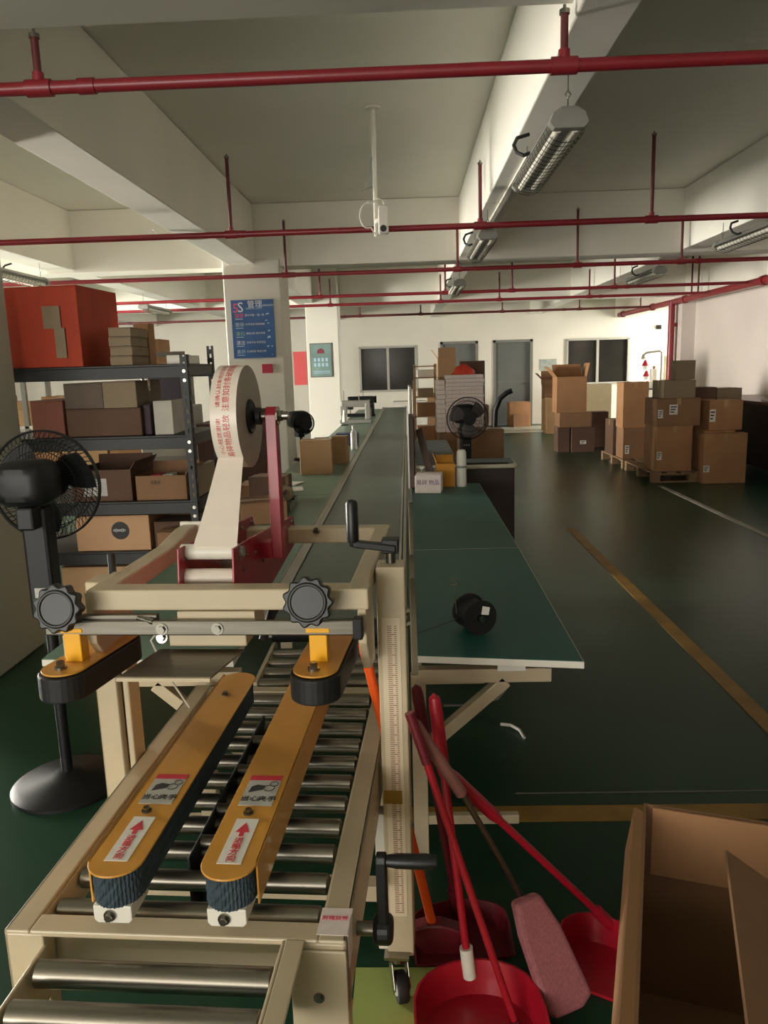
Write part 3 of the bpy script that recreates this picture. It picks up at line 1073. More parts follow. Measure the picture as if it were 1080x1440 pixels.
# ------------------------------------------------------------------ hanging lamps
def make_lamp():
    """twin-tube lamp in a wire cage, along y, hung from the origin downwards; near end at y = 0"""
    t = thing('caged_tube_lamp', '', 'lamp')
    L = 1.12
    b = MB()
    b.prism([(-.075, .02), (-.03, .055), (.03, .055), (.075, .02), (.065, .012), (-.065, .012)], (0, 0, 0), (1, 0, 0), (0, 0, 1), (0, L, 0))
    b.build('reflector', GREYP, t, bev=.003)
    for y0, y1 in ((-.02, .03), (L - .03, L + .02)):
        e = MB().prism([(-.080, .0), (-.065, .040), (-.03, .060), (.03, .060), (.065, .040), (.080, .0), (.06, -.022), (-.06, -.022)], (0, y0, 0), (1, 0, 0), (0, 0, 1), (0, y1 - y0, 0))
        e.build('end_cap', GREYP, t, bev=.004)
    for x in (-.035, .035):
        MB().cyl((x, .03, -.012), (x, L - .03, -.012), .015, 14).build('tube', WHITEP, t, smooth=True)
    g = MB()
    for i in range(17):
        y = .06 + i * (L - .12) / 16
        g.tube([(.08 * math.cos(a), y, .0 + .058 * math.sin(a)) for a in [PI + PI * k / 8 for k in range(9)]], .0016, 5)
    for a in (PI * 1.0, PI * 1.25, PI * 1.5, PI * 1.75, PI * 2):
        g.tube([(.08 * math.cos(a), .03, .058 * math.sin(a)), (.08 * math.cos(a), L - .03, .058 * math.sin(a))], .0018, 5)
    g.build('wire_guard', BOLT, t)
    for y in (.02, L - .02):
        h = MB()
        h.tube([(0, y, .06), (0, y, .10), (.012, y, .115), (0, y, .13), (-.012, y, .115), (0, y, .10)], .003, 6)
        h.tube([(0, y, .13), (0, y, .20)], .003, 6)
        h.build('hook', BOLT, t)
    c = MB()
    c.tube([(-.07, .55, .03), (-.10, .55, .02), (-.13, .57, .04), (-.14, .60, .08), (-.12, .63, .12), (-.06, .65, .14)], .009, 8)
    c.build('power_cable', CABLE, t, smooth=True)
    return t


lamps = [((.68, 3.38, 2.45), 'caged twin tube lamp hanging in front under the middle beam'),
         ((.64, 6.15, 2.45), 'caged tube lamp under the middle beam behind the second red pipe'),
         ((2.80, 6.06, 2.45), 'caged tube lamp under the right beam at the picture edge'),
         ((2.83, 8.95, 2.45), 'caged tube lamp under the right beam beyond the third pipe'),
         ((-3.74, 7.0, 2.45), 'caged tube lamp at the far left above the red carton'),
         ((-3.8, 11.4, 2.45), 'small far caged lamp over the left hall behind the shelf'),
         ((.66, 9.6, 2.45), 'far caged lamp under the middle beam over the conveyor end')]
proto = make_lamp()
for i, (loc, lab) in enumerate(lamps):
    o = proto if i == 0 else copy_tree(proto)
    o.location = loc
    tag(o, lab, 'lamp', 'caged tube lamps under the ceiling')
# cable trunking under the middle beam that the lamps plug into
t = MB().box(.70, .735, 4.6, 8.7, 2.635, 2.65).build('cable_trunking', WHITEP)
tag(t, 'thin white cable trunking along the underside of the middle beam', 'trunking')
# bent white conduit under the left beam
t = MB().tube([(-2.06, 6.55, 2.655), (-2.04, 6.58, 2.62), (-1.98, 6.62, 2.61), (-1.72, 6.75, 2.61), (-1.66, 6.78, 2.62), (-1.64, 6.8, 2.66)], .012, 8)
t = t.build('bent_conduit', WHITEP, smooth=True)
tag(t, 'bent white conduit clipped under the left ceiling beam', 'conduit')

# ------------------------------------------------------------------ security camera on a drop pole
t = thing('security_camera', 'white security camera on a long ceiling pole with looped cables', 'camera', (-.195, 5.78, SLAB))
MB().lathe([(.001, 0), (.055, 0), (.055, -.012), (.02, -.02), (.001, -.02)], n=24).build('ceiling_plate', WHITEP, t, smooth=True)
MB().cyl((0, 0, -.015), (0, 0, -.86), .016, 14).build('pole', WHITEP, t, smooth=True)
b = MB()
b.prism([(-.035, -.085), (.035, -.085), (.035, .085), (.02, .105), (-.02, .105), (-.035, .085)], (.055, -.10, -.78), (1, 0, 0), (0, 0, 1), (0, -.06, 0))
hd = b.build('camera_body', WHITEP, t, bev=.012, seg=3)
MB().cyl((.055, -.158, -.83), (.055, -.175, -.835), .022, 18).build('lens', DARKP, hd, smooth=True)
MB().bar((.0, 0, -.76), (.055, -.11, -.76), .03, .03).build('mount_arm', WHITEP, t, bev=.004)
b = MB()
b.tube([(0, -.02, -.62)] + [(-.055 + .06 * math.cos(a), -.03, -.72 + .085 * math.sin(a)) for a in [PI * .4 + k * PI * 1.2 / 10 for k in range(11)]] + [(0, -.02, -.86)], .006, 6)
b.build('cable', WHITEP, t, smooth=True)
b = MB()
b.tube([(0, -.02, -.60), (.05, -.03, -.62), (.075, -.04, -.68), (.06, -.10, -.74)], .005, 6)
b.build('cable', WHITEP, t, smooth=True)
b = MB()
b.tube([(-.01, 0, -.3), (-.05, 0, -.45), (-.10, .01, -.55), (-.02, 0, -.52)], .004, 6)
b.build('cable', GREYP, t, smooth=True)

# ------------------------------------------------------------------ posters and notices
px, pz, py = -1.69, 1.955, 8.70
ps = thing('wall_poster', 'blue factory rules poster with white lettering headed 5S on the square column', 'poster', (px, py, pz))
W, Hh = .235, .315
MB().box(-W, W, -.001, .012, -Hh, Hh).build('poster_sheet', BLUEP, ps)


def pt(body, size, m, x, z, align='CENTER', sx=1.0):
    text(body, size, m, ps, face_M((x, -.0015, z), '-Y'), 'lettering', .0004, align, sx)


pt('5', .14, INKP, -.185, .225)
pt('S', .15, INKW, -.130, .232)
pt('管理', .085, INKW, -.055, .262, 'LEFT')
pt('从我做起从现在做起', .022, INKW, .105, .25, 'LEFT', .8)
pt('整理整顿清扫清洁素养', .018, INKL, .02, .22)
rows = [('整理', INKP, '要与不要 一留一弃'), ('整顿', INKL, '科学布局 取用快捷'), ('清扫', INKG, '清除垃圾 美化环境'), ('清洁', INKW, '洁净环境 贯彻到底'), ('素养', INKL, '形成制度 养成习惯')]
for i, (h_, m_, s_) in enumerate(rows):
    z = .145 - i * .098
    pt(h_, .050, m_, -.148, z)
    pt(s_, .026, INKW, -.085, z + .004, 'LEFT')
    MB().box(-.195, -.11, -.0015, -.001, z - .038, z - .030).build('text_line', INKL, ps)
for x, z, w, h in ((.165, .16, .04, .02), (.15, .09, .03, .014), (.17, .06, .02, .02), (.175, -.02, .03, .02), (.17, -.09, .04, .03), (.155, -.19, .03, .02), (.20, -.19, .02, .02), (.20, -.28, .012, .012)):
    b = MB()
    b.prism([(-w / 2, -h / 2), (w / 2, -h * .2), (w * .3, h / 2), (-w * .3, h * .3)], (x, -.0018, z), (1, 0, 0), (0, 0, 1), (0, .0006, 0))
    b.build('pictogram', INKL, ps)
n1 = MB().box(-1.62, -1.50, 8.712, 8.719, 1.47, 1.57).build('column_notice', mat('crimson_sheet', (196, 52, 76), .5))
tag(n1, 'small crimson notice on the column below the blue poster', 'notice')
p2 = thing('framed_poster', 'grey green framed poster with a red emblem on the far column', 'poster', (-1.53, 13.985, 1.65))
MB().box(-.20, .20, 0, .012, -.30, .30).build('poster_frame', GREYB, p2, bev=.003)
MB().box(-.18, .18, -.003, 0, -.28, .28).build('poster_sheet', TEALP, p2)
b = MB()
b.prism([(-.07, .12), (.07, .12), (.06, .18), (.0, .21), (-.06, .18)], (0, -.005, 0), (1, 0, 0), (0, 0, 1), (0, .002, 0))
b.build('emblem', mat('maroon_ink', (132, 52, 70), .5), p2)
for i in range(4):
    for j in range(2):
        MB().box(-.13 + i * .07, -.09 + i * .07, -.005, -.003, -.02 - j * .09, .04 - j * .09).build('print_block', INKL, p2)
MB().box(-.15, .15, -.005, -.003, -.2, -.19).build('print_line', INKL, p2)
MB().box(-.15, .15, -.005, -.003, -.23, -.22).build('print_line', INKL, p2)
p3 = MB().box(-2.79, -2.47, YB - .012, YB - .002, 1.12, 1.93).build('red_notice', PINKRED)
tag(p3, 'plain salmon red sheet on the wall left of the far column', 'notice')
p4 = MB().box(3.26, 3.66, YB - .012, YB - .002, 1.3, 1.57).build('wall_chart', mat('grey_chart', (150, 156, 148), .5, var=.2, scale=12))
tag(p4, 'small grey chart on the far wall between door and right window', 'notice')
p5 = thing('wall_sensor', 'tiny dark sensor high on the far wall by the pier', 'sensor', (6.1, YB - .03, 2.25))
MB().box(-.06, .06, -.03, .03, -.05, .05).build('sensor_body', DARKP, p5, bev=.01)
MB().cyl((0, -.03, 0), (0, -.06, -.01), .03, 14).build('sensor_lens', GLASSD, p5, smooth=True)


# ------------------------------------------------------------------ cartons
def carton(x0, x1, y0, y1, z0, z1, label, group=None, m=CARD, rz=0.0, tape=True, stickers=(), name='cardboard_carton', seam='x', tails=True):
    w, d, h = x1 - x0, y1 - y0, z1 - z0
    b = MB()
    t = .005
    b.box(-w / 2, w / 2, -d / 2, d / 2, 0, h - t)
    o = b.build(name, m, None, bev=.004)
    o.location = ((x0 + x1) / 2, (y0 + y1) / 2, z0)
    o.rotation_euler = (0, 0, rz)
    tag(o, label, 'box', group)
    g = .002
    for s in (-1, 1):
        f = MB()
        if seam == 'x':
            a, c = sorted((s * g, s * (d / 2 - .001)))
            f.box(-w / 2 + .001, w / 2 - .001, a, c, h - t, h)
        else:
            a, c = sorted((s * g, s * (w / 2 - .001)))
            f.box(a, c, -d / 2 + .001, d / 2 - .001, h - t, h)
        f.build('flap', m, o)
    if tape:
        f = MB()
        if seam == 'x':
            f.box(-w / 2 - .001, w / 2 + .001, -.025, .025, h, h + .0012)
            if tails:
                for s in (-1, 1):
                    a, c = sorted((s * w / 2, s * (w / 2 + .0015)))
                    f.box(a, c, -.025, .025, h - min(.08, h * .4), h + .0012)
        else:
            f.box(-.025, .025, -d / 2 - .001, d / 2 + .001, h, h + .0012)
            if tails:
                f.box(-.025, .025, -d / 2 - .0015, -d / 2, h - min(.08, h * .4), h + .0012)
        f.build('tape', CLEART, o)
    for sx, sz, sw, sh in stickers:
        f = MB().box(sx * w - sw / 2, sx * w + sw / 2, -d / 2 - .0016, -d / 2, sz * h - sh / 2, sz * h + sh / 2)
        s = f.build('paper_label', PAPER, o)
        p = MB()
        for k in range(3):
            p.box(sx * w - sw * .38, sx * w + sw * (.38 - .15 * k), -d / 2 - .0022, -d / 2 - .0016, sz * h + sh * (.28 - .26 * k) - sh * .06, sz * h + sh * (.28 - .26 * k) + sh * .06)
        p.build('label_print', INKD, s)
    return o


def open_carton(x0, x1, y0, y1, z0, z1, label, flaps=(60, 60, 60, 60), group=None, m=CARD, rz=0.0, flap_len=None, t=.006, pivot=None):
    """flaps: opening angle beyond vertical for left, right, front, rear (None: no flap)"""
    w, d, h = x1 - x0, y1 - y0, z1 - z0
    b = MB()
    b.box(-w / 2, w / 2, -d / 2, d / 2, 0, t)
    b.box(-w / 2, -w / 2 + t, -d / 2, d / 2, t, h)
    b.box(w / 2 - t, w / 2, -d / 2, d / 2, t, h)
    b.box(-w / 2 + t, w / 2 - t, -d / 2, -d / 2 + t, t, h)
    b.box(-w / 2 + t, w / 2 - t, d / 2 - t, d / 2, t, h)
    o = b.build('open_carton', m, None, bev=.001)
    o.location = ((x0 + x1) / 2, (y0 + y1) / 2, z0)
    o.rotation_euler = (0, 0, rz)
    tag(o, label, 'box', group)
    fl = flap_len or min(w, d) / 2
    for i, a in enumerate(flaps):
        if a is None:
            continue
        a = math.radians(a)
        s, c = math.sin(a) * fl, math.cos(a) * fl
        f = MB()
        g = .004
        if i == 0:
            f.prism([(0, 0), (-s, c), (-s + t * .7, c + t * .3), (t, 0)], (-w / 2, -d / 2 + g, h), (1, 0, 0), (0, 0, 1), (0, d - 2 * g, 0))
        elif i == 1:
            f.prism([(0, 0), (s, c), (s - t * .7, c + t * .3), (-t, 0)], (w / 2, -d / 2 + g, h), (1, 0, 0), (0, 0, 1), (0, d - 2 * g, 0))
        elif i == 2:
            f.prism([(0, 0), (-s, c), (-s + t * .7, c + t * .3), (t, 0)], (-w / 2 + g, -d / 2, h), (0, 1, 0), (0, 0, 1), (w - 2 * g, 0, 0))
        else:
            f.prism([(0, 0), (s, c), (s - t * .7, c + t * .3), (-t, 0)], (-w / 2 + g, d / 2, h), (0, 1, 0), (0, 0, 1), (w - 2 * g, 0, 0))
        f.build('flap', m, o)
    return o


# ------------------------------------------------------------------ black storage rack at the left
RX0, RX1, RY0, RY1 = -2.95, -1.20, 4.25, 4.85
rack = thing('storage_rack', 'black slotted angle storage rack loaded with cartons behind the fan', 'rack', (RX1, RY0, 0))
RZ = (.50, .79, 1.16, 1.55)


def slotted_post(parent, x, y, sx, sy, h):
    """L-shaped post with real slots: two flanges made of strips and rungs"""
    b = MB()
    wd = .042
    t = .003
    for fl in (0, 1):
        def put(a0, a1, z0, z1):
            if fl == 0:
                xa, xb = sorted((x + sx * a0, x + sx * a1))
                b.box(xa, xb, min(y, y + sy * t), max(y, y + sy * t), z0, z1)
            else:
                ya, yb = sorted((y + sy * a0, y + sy * a1))
                b.box(min(x, x + sx * t), max(x, x + sx * t), ya, yb, z0, z1)
        put(0, .014, 0, h)
        put(.026, wd, 0, h)
        z = 0
        while z < h:
            put(.014, .026, z, min(z + .028, h))
            z += .052
    return b.build('post', BLACKM, parent)


for x, sx in ((0, -1), (RX0 - RX1, 1)):
    slotted_post(rack, x, 0, sx, 1, 1.60)
    slotted_post(rack, x, RY1 - RY0, sx, -1, 1.66)
for z in RZ:
    b = MB()
    L = RX0 - RX1
    b.box(L + .004, -.004, .004, RY1 - RY0 - .004, z - .012, z)
    b.box(L + .004, -.004, .004, .010, z - .075, z - .012)
    b.box(L + .004, -.004, RY1 - RY0 - .01, RY1 - RY0 - .004, z - .075, z - .012)
    b.box(-.010, -.004, .004, RY1 - RY0 - .004, z - .065, z - .012)
    b.box(L + .004, L + .010, .004, RY1 - RY0 - .004, z - .065, z - .012)
    sb = b.build('shelf_board', BLACKM, rack, bev=.002)
    for x, s in ((-.002, -1), (L + .002, 1)):
        g = MB().prism([(0, 0), (s * .085, 0), (s * .05, -.03), (s * .042, -.075), (s * .042, -.12), (0, -.12)], (x, -.003, z - .012), (1, 0, 0), (0, 0, 1), (0, .003, 0))
        g.build('gusset', BLACKM, sb)
        hexbolt('bolt', (x + s * .02, -.003, z - .04), (0, -1, 0), .006, .005, sb)
        hexbolt('bolt', (x + s * .02, -.003, z - .09), (0, -1, 0), .006, .005, sb)
G1 = 'boxes on the black storage rack'
o = carton(-2.62, -1.76, 4.28, 4.78, 1.551, 1.985, 'large worn orange red carton on top of the black rack', G1, CARDR, rz=math.radians(-4), tape=False)
for s_ in ((.30, .62, .05, .12), (.34, .30, .03, .16)):
    w_ = .94
    MB().box(s_[0] * w_ - s_[2], s_[0] * w_ + s_[2], -.262, -.260, s_[1] * .43 - s_[3] / 2, s_[1] * .43 + s_[3] / 2).build('tape_remnant', CARDG, o)
for i in range(4):
    carton(-1.645 + .004 * (i % 2), -1.52 + .004 * (i % 2), 4.30, 4.58, 1.551 + i * .052, 1.601 + i * .052,
           ['lowest', 'second lowest', 'second highest', 'topmost'][i] + ' flat grey box of the stack beside the orange red carton', 'flat grey boxes stacked on the rack', CARDG, tape=False)
carton(-1.64, -1.55, 4.70, 4.82, 1.551, 1.80, 'narrow tan carton behind the flat grey box stack', G1, CARD, tape=False)
carton(-1.36, -1.25, 4.40, 4.70, 1.551, 1.60, 'thin white box at the right end of the top rack shelf', G1, WHITEP, tape=False)
MB_ = carton(-2.12, -1.935, 4.29, 4.70, 1.161, 1.37, 'reddish brown carton at the left on the second rack shelf', G1, mat('cardboard_reddish', (130, 78, 64), .8, var=.1), tape=False)
carton(-1.925, -1.50, 4.30, 4.78, 1.161, 1.315, 'wide brown carton lying on the second rack shelf', G1, CARDD)
carton(-1.93, -1.71, 4.31, 4.76, 1.317, 1.46, 'dark grey brown carton stacked on the wide brown carton, left side', G1, mat('cardboard_ash', (104, 90, 78), .8, var=.1), tape=False)
carton(-1.705, -1.515, 4.30, 4.74, 1.317, 1.465, 'grey carton stacked on the wide brown carton, right side', G1, CARDG)
carton(-1.435, -1.33, 4.30, 4.62, 1.161, 1.35, 'upright white box leaning near the front rack post', G1, mat('white_card', (196, 190, 178), .7), rz=.06, tape=False)
carton(-1.498, -1.458, 4.34, 4.7, 1.161, 1.33, 'slim dark purple box beside the upright white box', G1, mat('plum_card', (60, 44, 54), .7), tape=False)
o = open_carton(-1.93, -1.585, 4.29, 4.70, .791, .97, 'dark open carton tray on the third rack shelf behind the fan guard', (None, 35, None, 8), G1, CARDD, flap_len=.05)
MB().box(-.11, .03, -.2062, -.2052, .03, .13).build('clear_film', PLASTW, o)
o = open_carton(-1.56, -1.27, 4.29, 4.60, .791, .93, 'brown carton with raised flaps holding red and white packets, third shelf', (None, 30, None, 20), G1, CARD2, flap_len=.05)
text('XBX', .03, INKD, o, face_M((-.03, -.158, .10), '-Y'), 'carton_print')
for i, (x, c_, l_) in enumerate(((-1.47, TEXTR, 'red'), (-1.40, PAPER, 'white'))):
    k_ = MB().prism([(-.04, 0), (.04, 0), (.034, .035), (-.03, .03)], (x, 4.36, .895), (1, 0, 0), (0, 0, 1), (0, .09, 0)).build('packet', c_, bev=.006)
    tag(k_, l_ + ' packet sticking out of the open carton on the third shelf', 'packet')
carton(-1.25, -1.215, 4.33, 4.75, .791, .96, 'grey carton edge at the right end of the third shelf', G1, CARDG, tape=False)
lg = carton(-1.93, -1.50, 4.28, 4.75, .501, .705, 'tan carton with a round black logo on the bottom rack shelf', G1, mat('cardboard_tan', (198, 156, 118), .75, var=.05), tape=False)
MB().lathe([(.0005, .002), (.052, .002), (.052, 0)], (.045, -.235, .118), (0, -1, 0), 40).build('round_logo', INKD, lg)
b = MB()
for k_ in range(7):
    x = .012 + k_ * .0095
    b.tube([(x + .006 * math.cos(a), -.2385, .120 + (.009 if k_ in (1, 5) else .005) * math.sin(a)) for a in [2 * PI * j / 10 for j in range(10)]], .0014, 5, True)
b.build('logo_script', INKW, lg)
carton(-1.48, -1.21, 4.30, 4.8, .501, .66, 'dark carton on the bottom shelf right of the logo carton', G1, CARDD)
carton(-1.40, -1.22, 4.10, 4.24, 0, .64, 'greyish tall carton on the floor before the rack corner', G1, CARD2, stickers=((.1, .6, .06, .05),))
carton(-2.05, -1.45, 4.3, 4.8, 0, .40, 'big pale carton on the floor under the rack', G1, CARD3)
carton(-1.42, -1.22, 4.3, 4.8, 0, .38, 'smaller dull carton on the floor under the rack', G1, CARD2)

# second pale rack deeper in the left hall, brightly lit
rk2 = thing('steel_shelving', 'pale steel shelving with cartons far behind the black rack', 'rack', (-3.6, 7.2, 0))
for x in (-1.5, 0, 1.45):
    for y in (0, .5):
        MB().box(x - .02, x + .02, y - .02, y + .02, 0, 1.62).build('upright', GREYP, rk2)
for z in (.30, .62, 1.05, 1.5):
    MB().box(-1.52, 1.47, -.02, .52, z - .03, z).build('shelf_board', WHITEP, rk2, bev=.003)
G2 = 'cartons on the pale shelving'
xs = -5.05
rnd = random.Random(3)
ctn_lab = []
shelf_word = {.62: 'lower', 1.05: 'middle', 1.5: 'top'}
for z in (.62, 1.05):
    x = -5.05
    j = 0
    while x < -2.5:
        w = rnd.uniform(.30, .46)
        h = rnd.uniform(.22, .30)
        j += 1
        ordn = ['first', 'second', 'third', 'fourth', 'fifth', 'sixth', 'seventh', 'eighth', 'ninth'][j - 1]
        carton(x, x + w - .02, 7.22, 7.62, z + .001, z + h, 'tan carton, %s from the left on the %s pale shelf' % (ordn, shelf_word[z]), G2, (CARD3, CARD)[j % 2], tape=True, seam='y')
        x += w
carton(-2.62, -2.32, 7.3, 7.65, 1.501, 1.82, 'tan taped carton standing on top of the pale shelving', G2, CARD, seam='y')
carton(-2.90, -2.68, 7.3, 7.6, 1.501, 1.66, 'smaller grey carton left of it on top of the pale shelving', G2, CARDG, seam='y')
carton(-3.35, -3.12, 7.3, 7.6, 1.501, 1.86, 'brown carton half hidden behind the flat grey boxes, on pale shelving', G2, CARD2)
for i, x in enumerate((-3.02, -2.94)):
    t = thing('spray_bottle', 'pale bottle %s the row on the pale shelving top' % ('starting', 'ending')[i], 'bottle', (x - .05 + i * .02, 7.42, 1.501))
    MB().lathe([(.001, 0), (.028, 0), (.028, .15), (.012, .18), (.012, .20), (.001, .20)], n=16).build('bottle_body', WHITEP, t, smooth=True)
    MB().lathe([(.001, .20), (.015, .20), (.015, .235), (.001, .235)], n=14).build('bottle_cap', DARKP, t, smooth=True)


# sewing / office gear silhouettes behind the rack
def table_machine(loc, rz, label, m=GREYP):
    t = thing('sewing_machine', label, 'machine', loc, rz, 'sewing machines')
    MB().box(-.24, .24, -.09, .09, 0, .05).build('machine_bed', m, t, bev=.01)
    MB().box(.14, .23, -.06, .06, .05, .30).build('machine_pillar', m, t, bev=.015)
    MB().box(-.22, .23, -.05, .05, .24, .34).build('machine_arm', m, t, bev=.02)
    MB().box(-.23, -.13, -.045, .045, .12, .26).build('machine_head', m, t, bev=.01)
    MB().cyl((-.18, 0, .05), (-.18, 0, .13), .008, 8).build('needle_bar', BOLT, t, smooth=True)
    MB().cyl((.23, 0, .28), (.27, 0, .28), .06, 20).build('hand_wheel', DARKP, t, smooth=True)
    MB().cyl((.05, .03, .34), (.05, .03, .42), .006, 8).build('spool_pin', BOLT, t, smooth=True)
    return t


# ------------------------------------------------------------------ fans
def fan(loc, rz, label, h, r, m=DARKP, bm=DARKP, group='black pedestal fans'):
    """faces local -y"""
    t = thing('pedestal_fan', label, 'fan', loc, rz, group)
    MB().lathe([(.001, 0), (.20, 0), (.20, .012), (.17, .03), (.06, .045), (.04, .06), (.001, .06)], n=36).build('base', m, t, smooth=True)
    MB().cyl((0, 0, .05), (0, 0, h - .30), .020, 16).build('pole', m, t, smooth=True)
    MB().box(-.045, .045, -.035, .045, h - .46, h - .06).build('control_column', m, t, bev=.012)
    for k in range(3):
        MB().cyl((-.02 + .02 * k, -.035, h - .22), (-.02 + .02 * k, -.045, h - .22), .007, 10).build('button', GREYP, t)
    c = h
    hs = []
    for y_, w_, h_ in ((-.03, .06, .055), (-.01, .092, .074), (.06, .098, .08), (.115, .092, .074), (.14, .07, .055), (.145, .045, .035)):
        hs.append([(w_ * s * max(abs(math.cos(a)), 1e-6) ** .55 * (1 if math.cos(a) >= 0 else -1), y_, c + .03 + h_ * max(abs(math.sin(a)), 1e-6) ** .55 * (1 if math.sin(a) >= 0 else -1)) for s in (1,) for a in [2 * PI * q / 28 for q in range(28)]])
    hb_ = MB()
    hf = [(i_ * 28 + q, i_ * 28 + (q + 1) % 28, (i_ + 1) * 28 + (q + 1) % 28, (i_ + 1) * 28 + q) for i_ in range(5) for q in range(28)]
    hf += [tuple(range(27, -1, -1)), tuple(5 * 28 + q for q in range(28))]
    hb_.add([p for ring in hs for p in ring], hf)
    hb_.build('motor_housing', m, t, smooth=True)
    MB().box(-.03, .03, -.02, .10, c - .13, c - .05).build('tilt_joint', m, t, bev=.008)
    # guards: rim rings and wires
    def guard(name, y_rim, y_hub, hub_r):
        g = MB()
        g.tube([(r * math.cos(2 * PI * k / 48), y_rim, c + r * math.sin(2 * PI * k / 48)) for k in range(48)], .004, 6, True)
        for fr in (.72, .45):
            rr = hub_r + (r - hub_r) * fr
            yy = y_hub + (y_rim - y_hub) * (fr ** 2.2)
            g.tube([(rr * math.cos(2 * PI * k / 40), yy, c + rr * math.sin(2 * PI * k / 40)) for k in range(40)], .0018, 4, True)
        n = 64
        for k in range(n):
            a = 2 * PI * k / n
            pts = []
            for j in range(6):
                f = j / 5
                rr = hub_r + (r - hub_r) * f
                yy = y_hub + (y_rim - y_hub) * (f ** 2.2)
                pts.append((rr * math.cos(a + .35 * f), yy, c + rr * math.sin(a + .35 * f)))
            g.tube(pts, .0013, 3)
        return g.build(name, m, t)
    guard('rear_guard', -.075, -.035, .07)
    fg = guard('front_guard', -.085, -.150, .05)
    MB().lathe([(.001, -.004), (.05, -.002), (.052, .004), (.001, .006)], (0, -.150, c), (0, -1, 0), 24).build('front_badge', m, fg, smooth=True)
    MB().cyl((0, -.06, c), (0, -.12, c), .035, 20).build('blade_hub', m, t, smooth=True)
    for k in range(3):
        a0 = 2 * PI * k / 3 + .5
        bl = MB()
        vs, fs = [], []
        nr, na = 5, 6
        for i in range(nr):
            rr = .03 + (r * .88 - .03) * i / (nr - 1)
            half = .35 + .38 * math.sin(PI * min(1, .25 + .6 * i / (nr - 1)))
            for j in range(na):
                f = j / (na - 1) - .5
                a = a0 + f * 2 * half * .8 + .22 * i / (nr - 1)
                y = -.09 - .045 * f
                for dy in (0, .004):
                    vs.append((rr * math.cos(a), y + dy, c + rr * math.sin(a)))
        idx = lambda i, j, s: (i * na + j) * 2 + s
        for i in range(nr - 1):
            for j in range(na - 1):
                for s in (0, 1):
                    fs.append((idx(i, j, s), idx(i + 1, j, s), idx(i + 1, j + 1, s), idx(i, j + 1, s)))
        for j in range(na - 1):
            fs.append((idx(0, j, 0), idx(0, j + 1, 0), idx(0, j + 1, 1), idx(0, j, 1)))
            fs.append((idx(nr - 1, j, 0), idx(nr - 1, j + 1, 0), idx(nr - 1, j + 1, 1), idx(nr - 1, j, 1)))
        for i in range(nr - 1):
            fs.append((idx(i, 0, 0), idx(i + 1, 0, 0), idx(i + 1, 0, 1), idx(i, 0, 1)))
            fs.append((idx(i, na - 1, 0), idx(i + 1, na - 1, 0), idx(i + 1, na - 1, 1), idx(i, na - 1, 1)))
        bl.add(vs, fs)
        bl.build('blade', bm, t, smooth=True)
    return t


nf = fan((-1.30, 2.60, 0), PI, 'black pedestal fan seen from behind in front of the rack and column', 1.12, .195)
MB().box(-.02, .02, .044, .047, .74, .775).build('silver_tag', GREYL, nf)
fan((.47, 6.35, 0), .15, 'black fan in front of the pile of white printed boxes', 1.07, .17, bm=mat('smoke_grey_blade', (104, 96, 96), .3))

# ------------------------------------------------------------------ things on the left tables
GL = 'upright brown cartons on the left table'
carton(-.86, -.61, 5.98, 6.18, CZ + .001, .95, 'upright tan carton in front on the left table', GL, CARD3, rz=.05, seam='x')
carton(-.66, -.535, 6.62, 6.80, CZ + .001, .92, 'upright tan carton behind the first on the left table edge', GL, CARD3, rz=-.06, seam='x')
carton(-.78, -.66, 6.3, 6.5, CZ + .001, .93, 'third brown carton squeezed behind the front upright carton', GL, CARD, rz=.2)
fan_s = fan((-.98, 7.0, CZ + .001), .5, 'small black desk fan on the left table before the far column', .34, .10, group='desk fans')
for nme in [c for c in fan_s.children if c.name.startswith(('control_column', 'pole', 'base', 'button'))]:
    D.objects.remove(nme)
MB().lathe([(.001, 0), (.08, 0), (.07, .02), (.015, .03), (.012, .25), (.001, .25)], n=20).build('stand', DARKP, fan_s, smooth=True)
bx = MB().box(-.12, .12, -.10, .10, 0, .13).build('blue_bin', BLUEPL, bev=.01)
bx.location = (-.66, 8.3, CZ + .001)
tag(bx, 'small blue plastic bin on the left table halfway down the line', 'bin')
t = thing('water_bottle', 'clear plastic bottle next to the blue bin', 'bottle', (-.56, 7.85, CZ + .001))
MB().lathe([(.001, 0), (.034, 0), (.034, .16), (.014, .20), (.014, .22), (.001, .22)], n=18).build('bottle_body', PLASTW, t, smooth=True)
MB().lathe([(.001, .22), (.016, .22), (.016, .24), (.001, .24)], n=14).build('bottle_cap', WHITEP, t, smooth=True)
table_machine((-.78, 11.6, CZ + .001), 0, 'grey sewing machine on the far left table', GREYP)
table_machine((-.80, 13.2, CZ + .001), .1, 'dark sewing machine in front of the left far window', DARKP)
t = thing('cone_thread', 'white cone of thread on a stand by the far column', 'thread cone', (-.92, 11.2, CZ + .001))
MB().box(-.05, .05, -.05, .05, 0, .01).build('stand_base', DARKP, t)
MB().cyl((0, 0, .01), (0, 0, .5), .005, 8).build('stand_rod', BOLT, t)
MB().lathe([(.001, .05), (.04, .05), (.018, .22), (.001, .22)], n=18).build('thread', WHITEP, t, smooth=True)

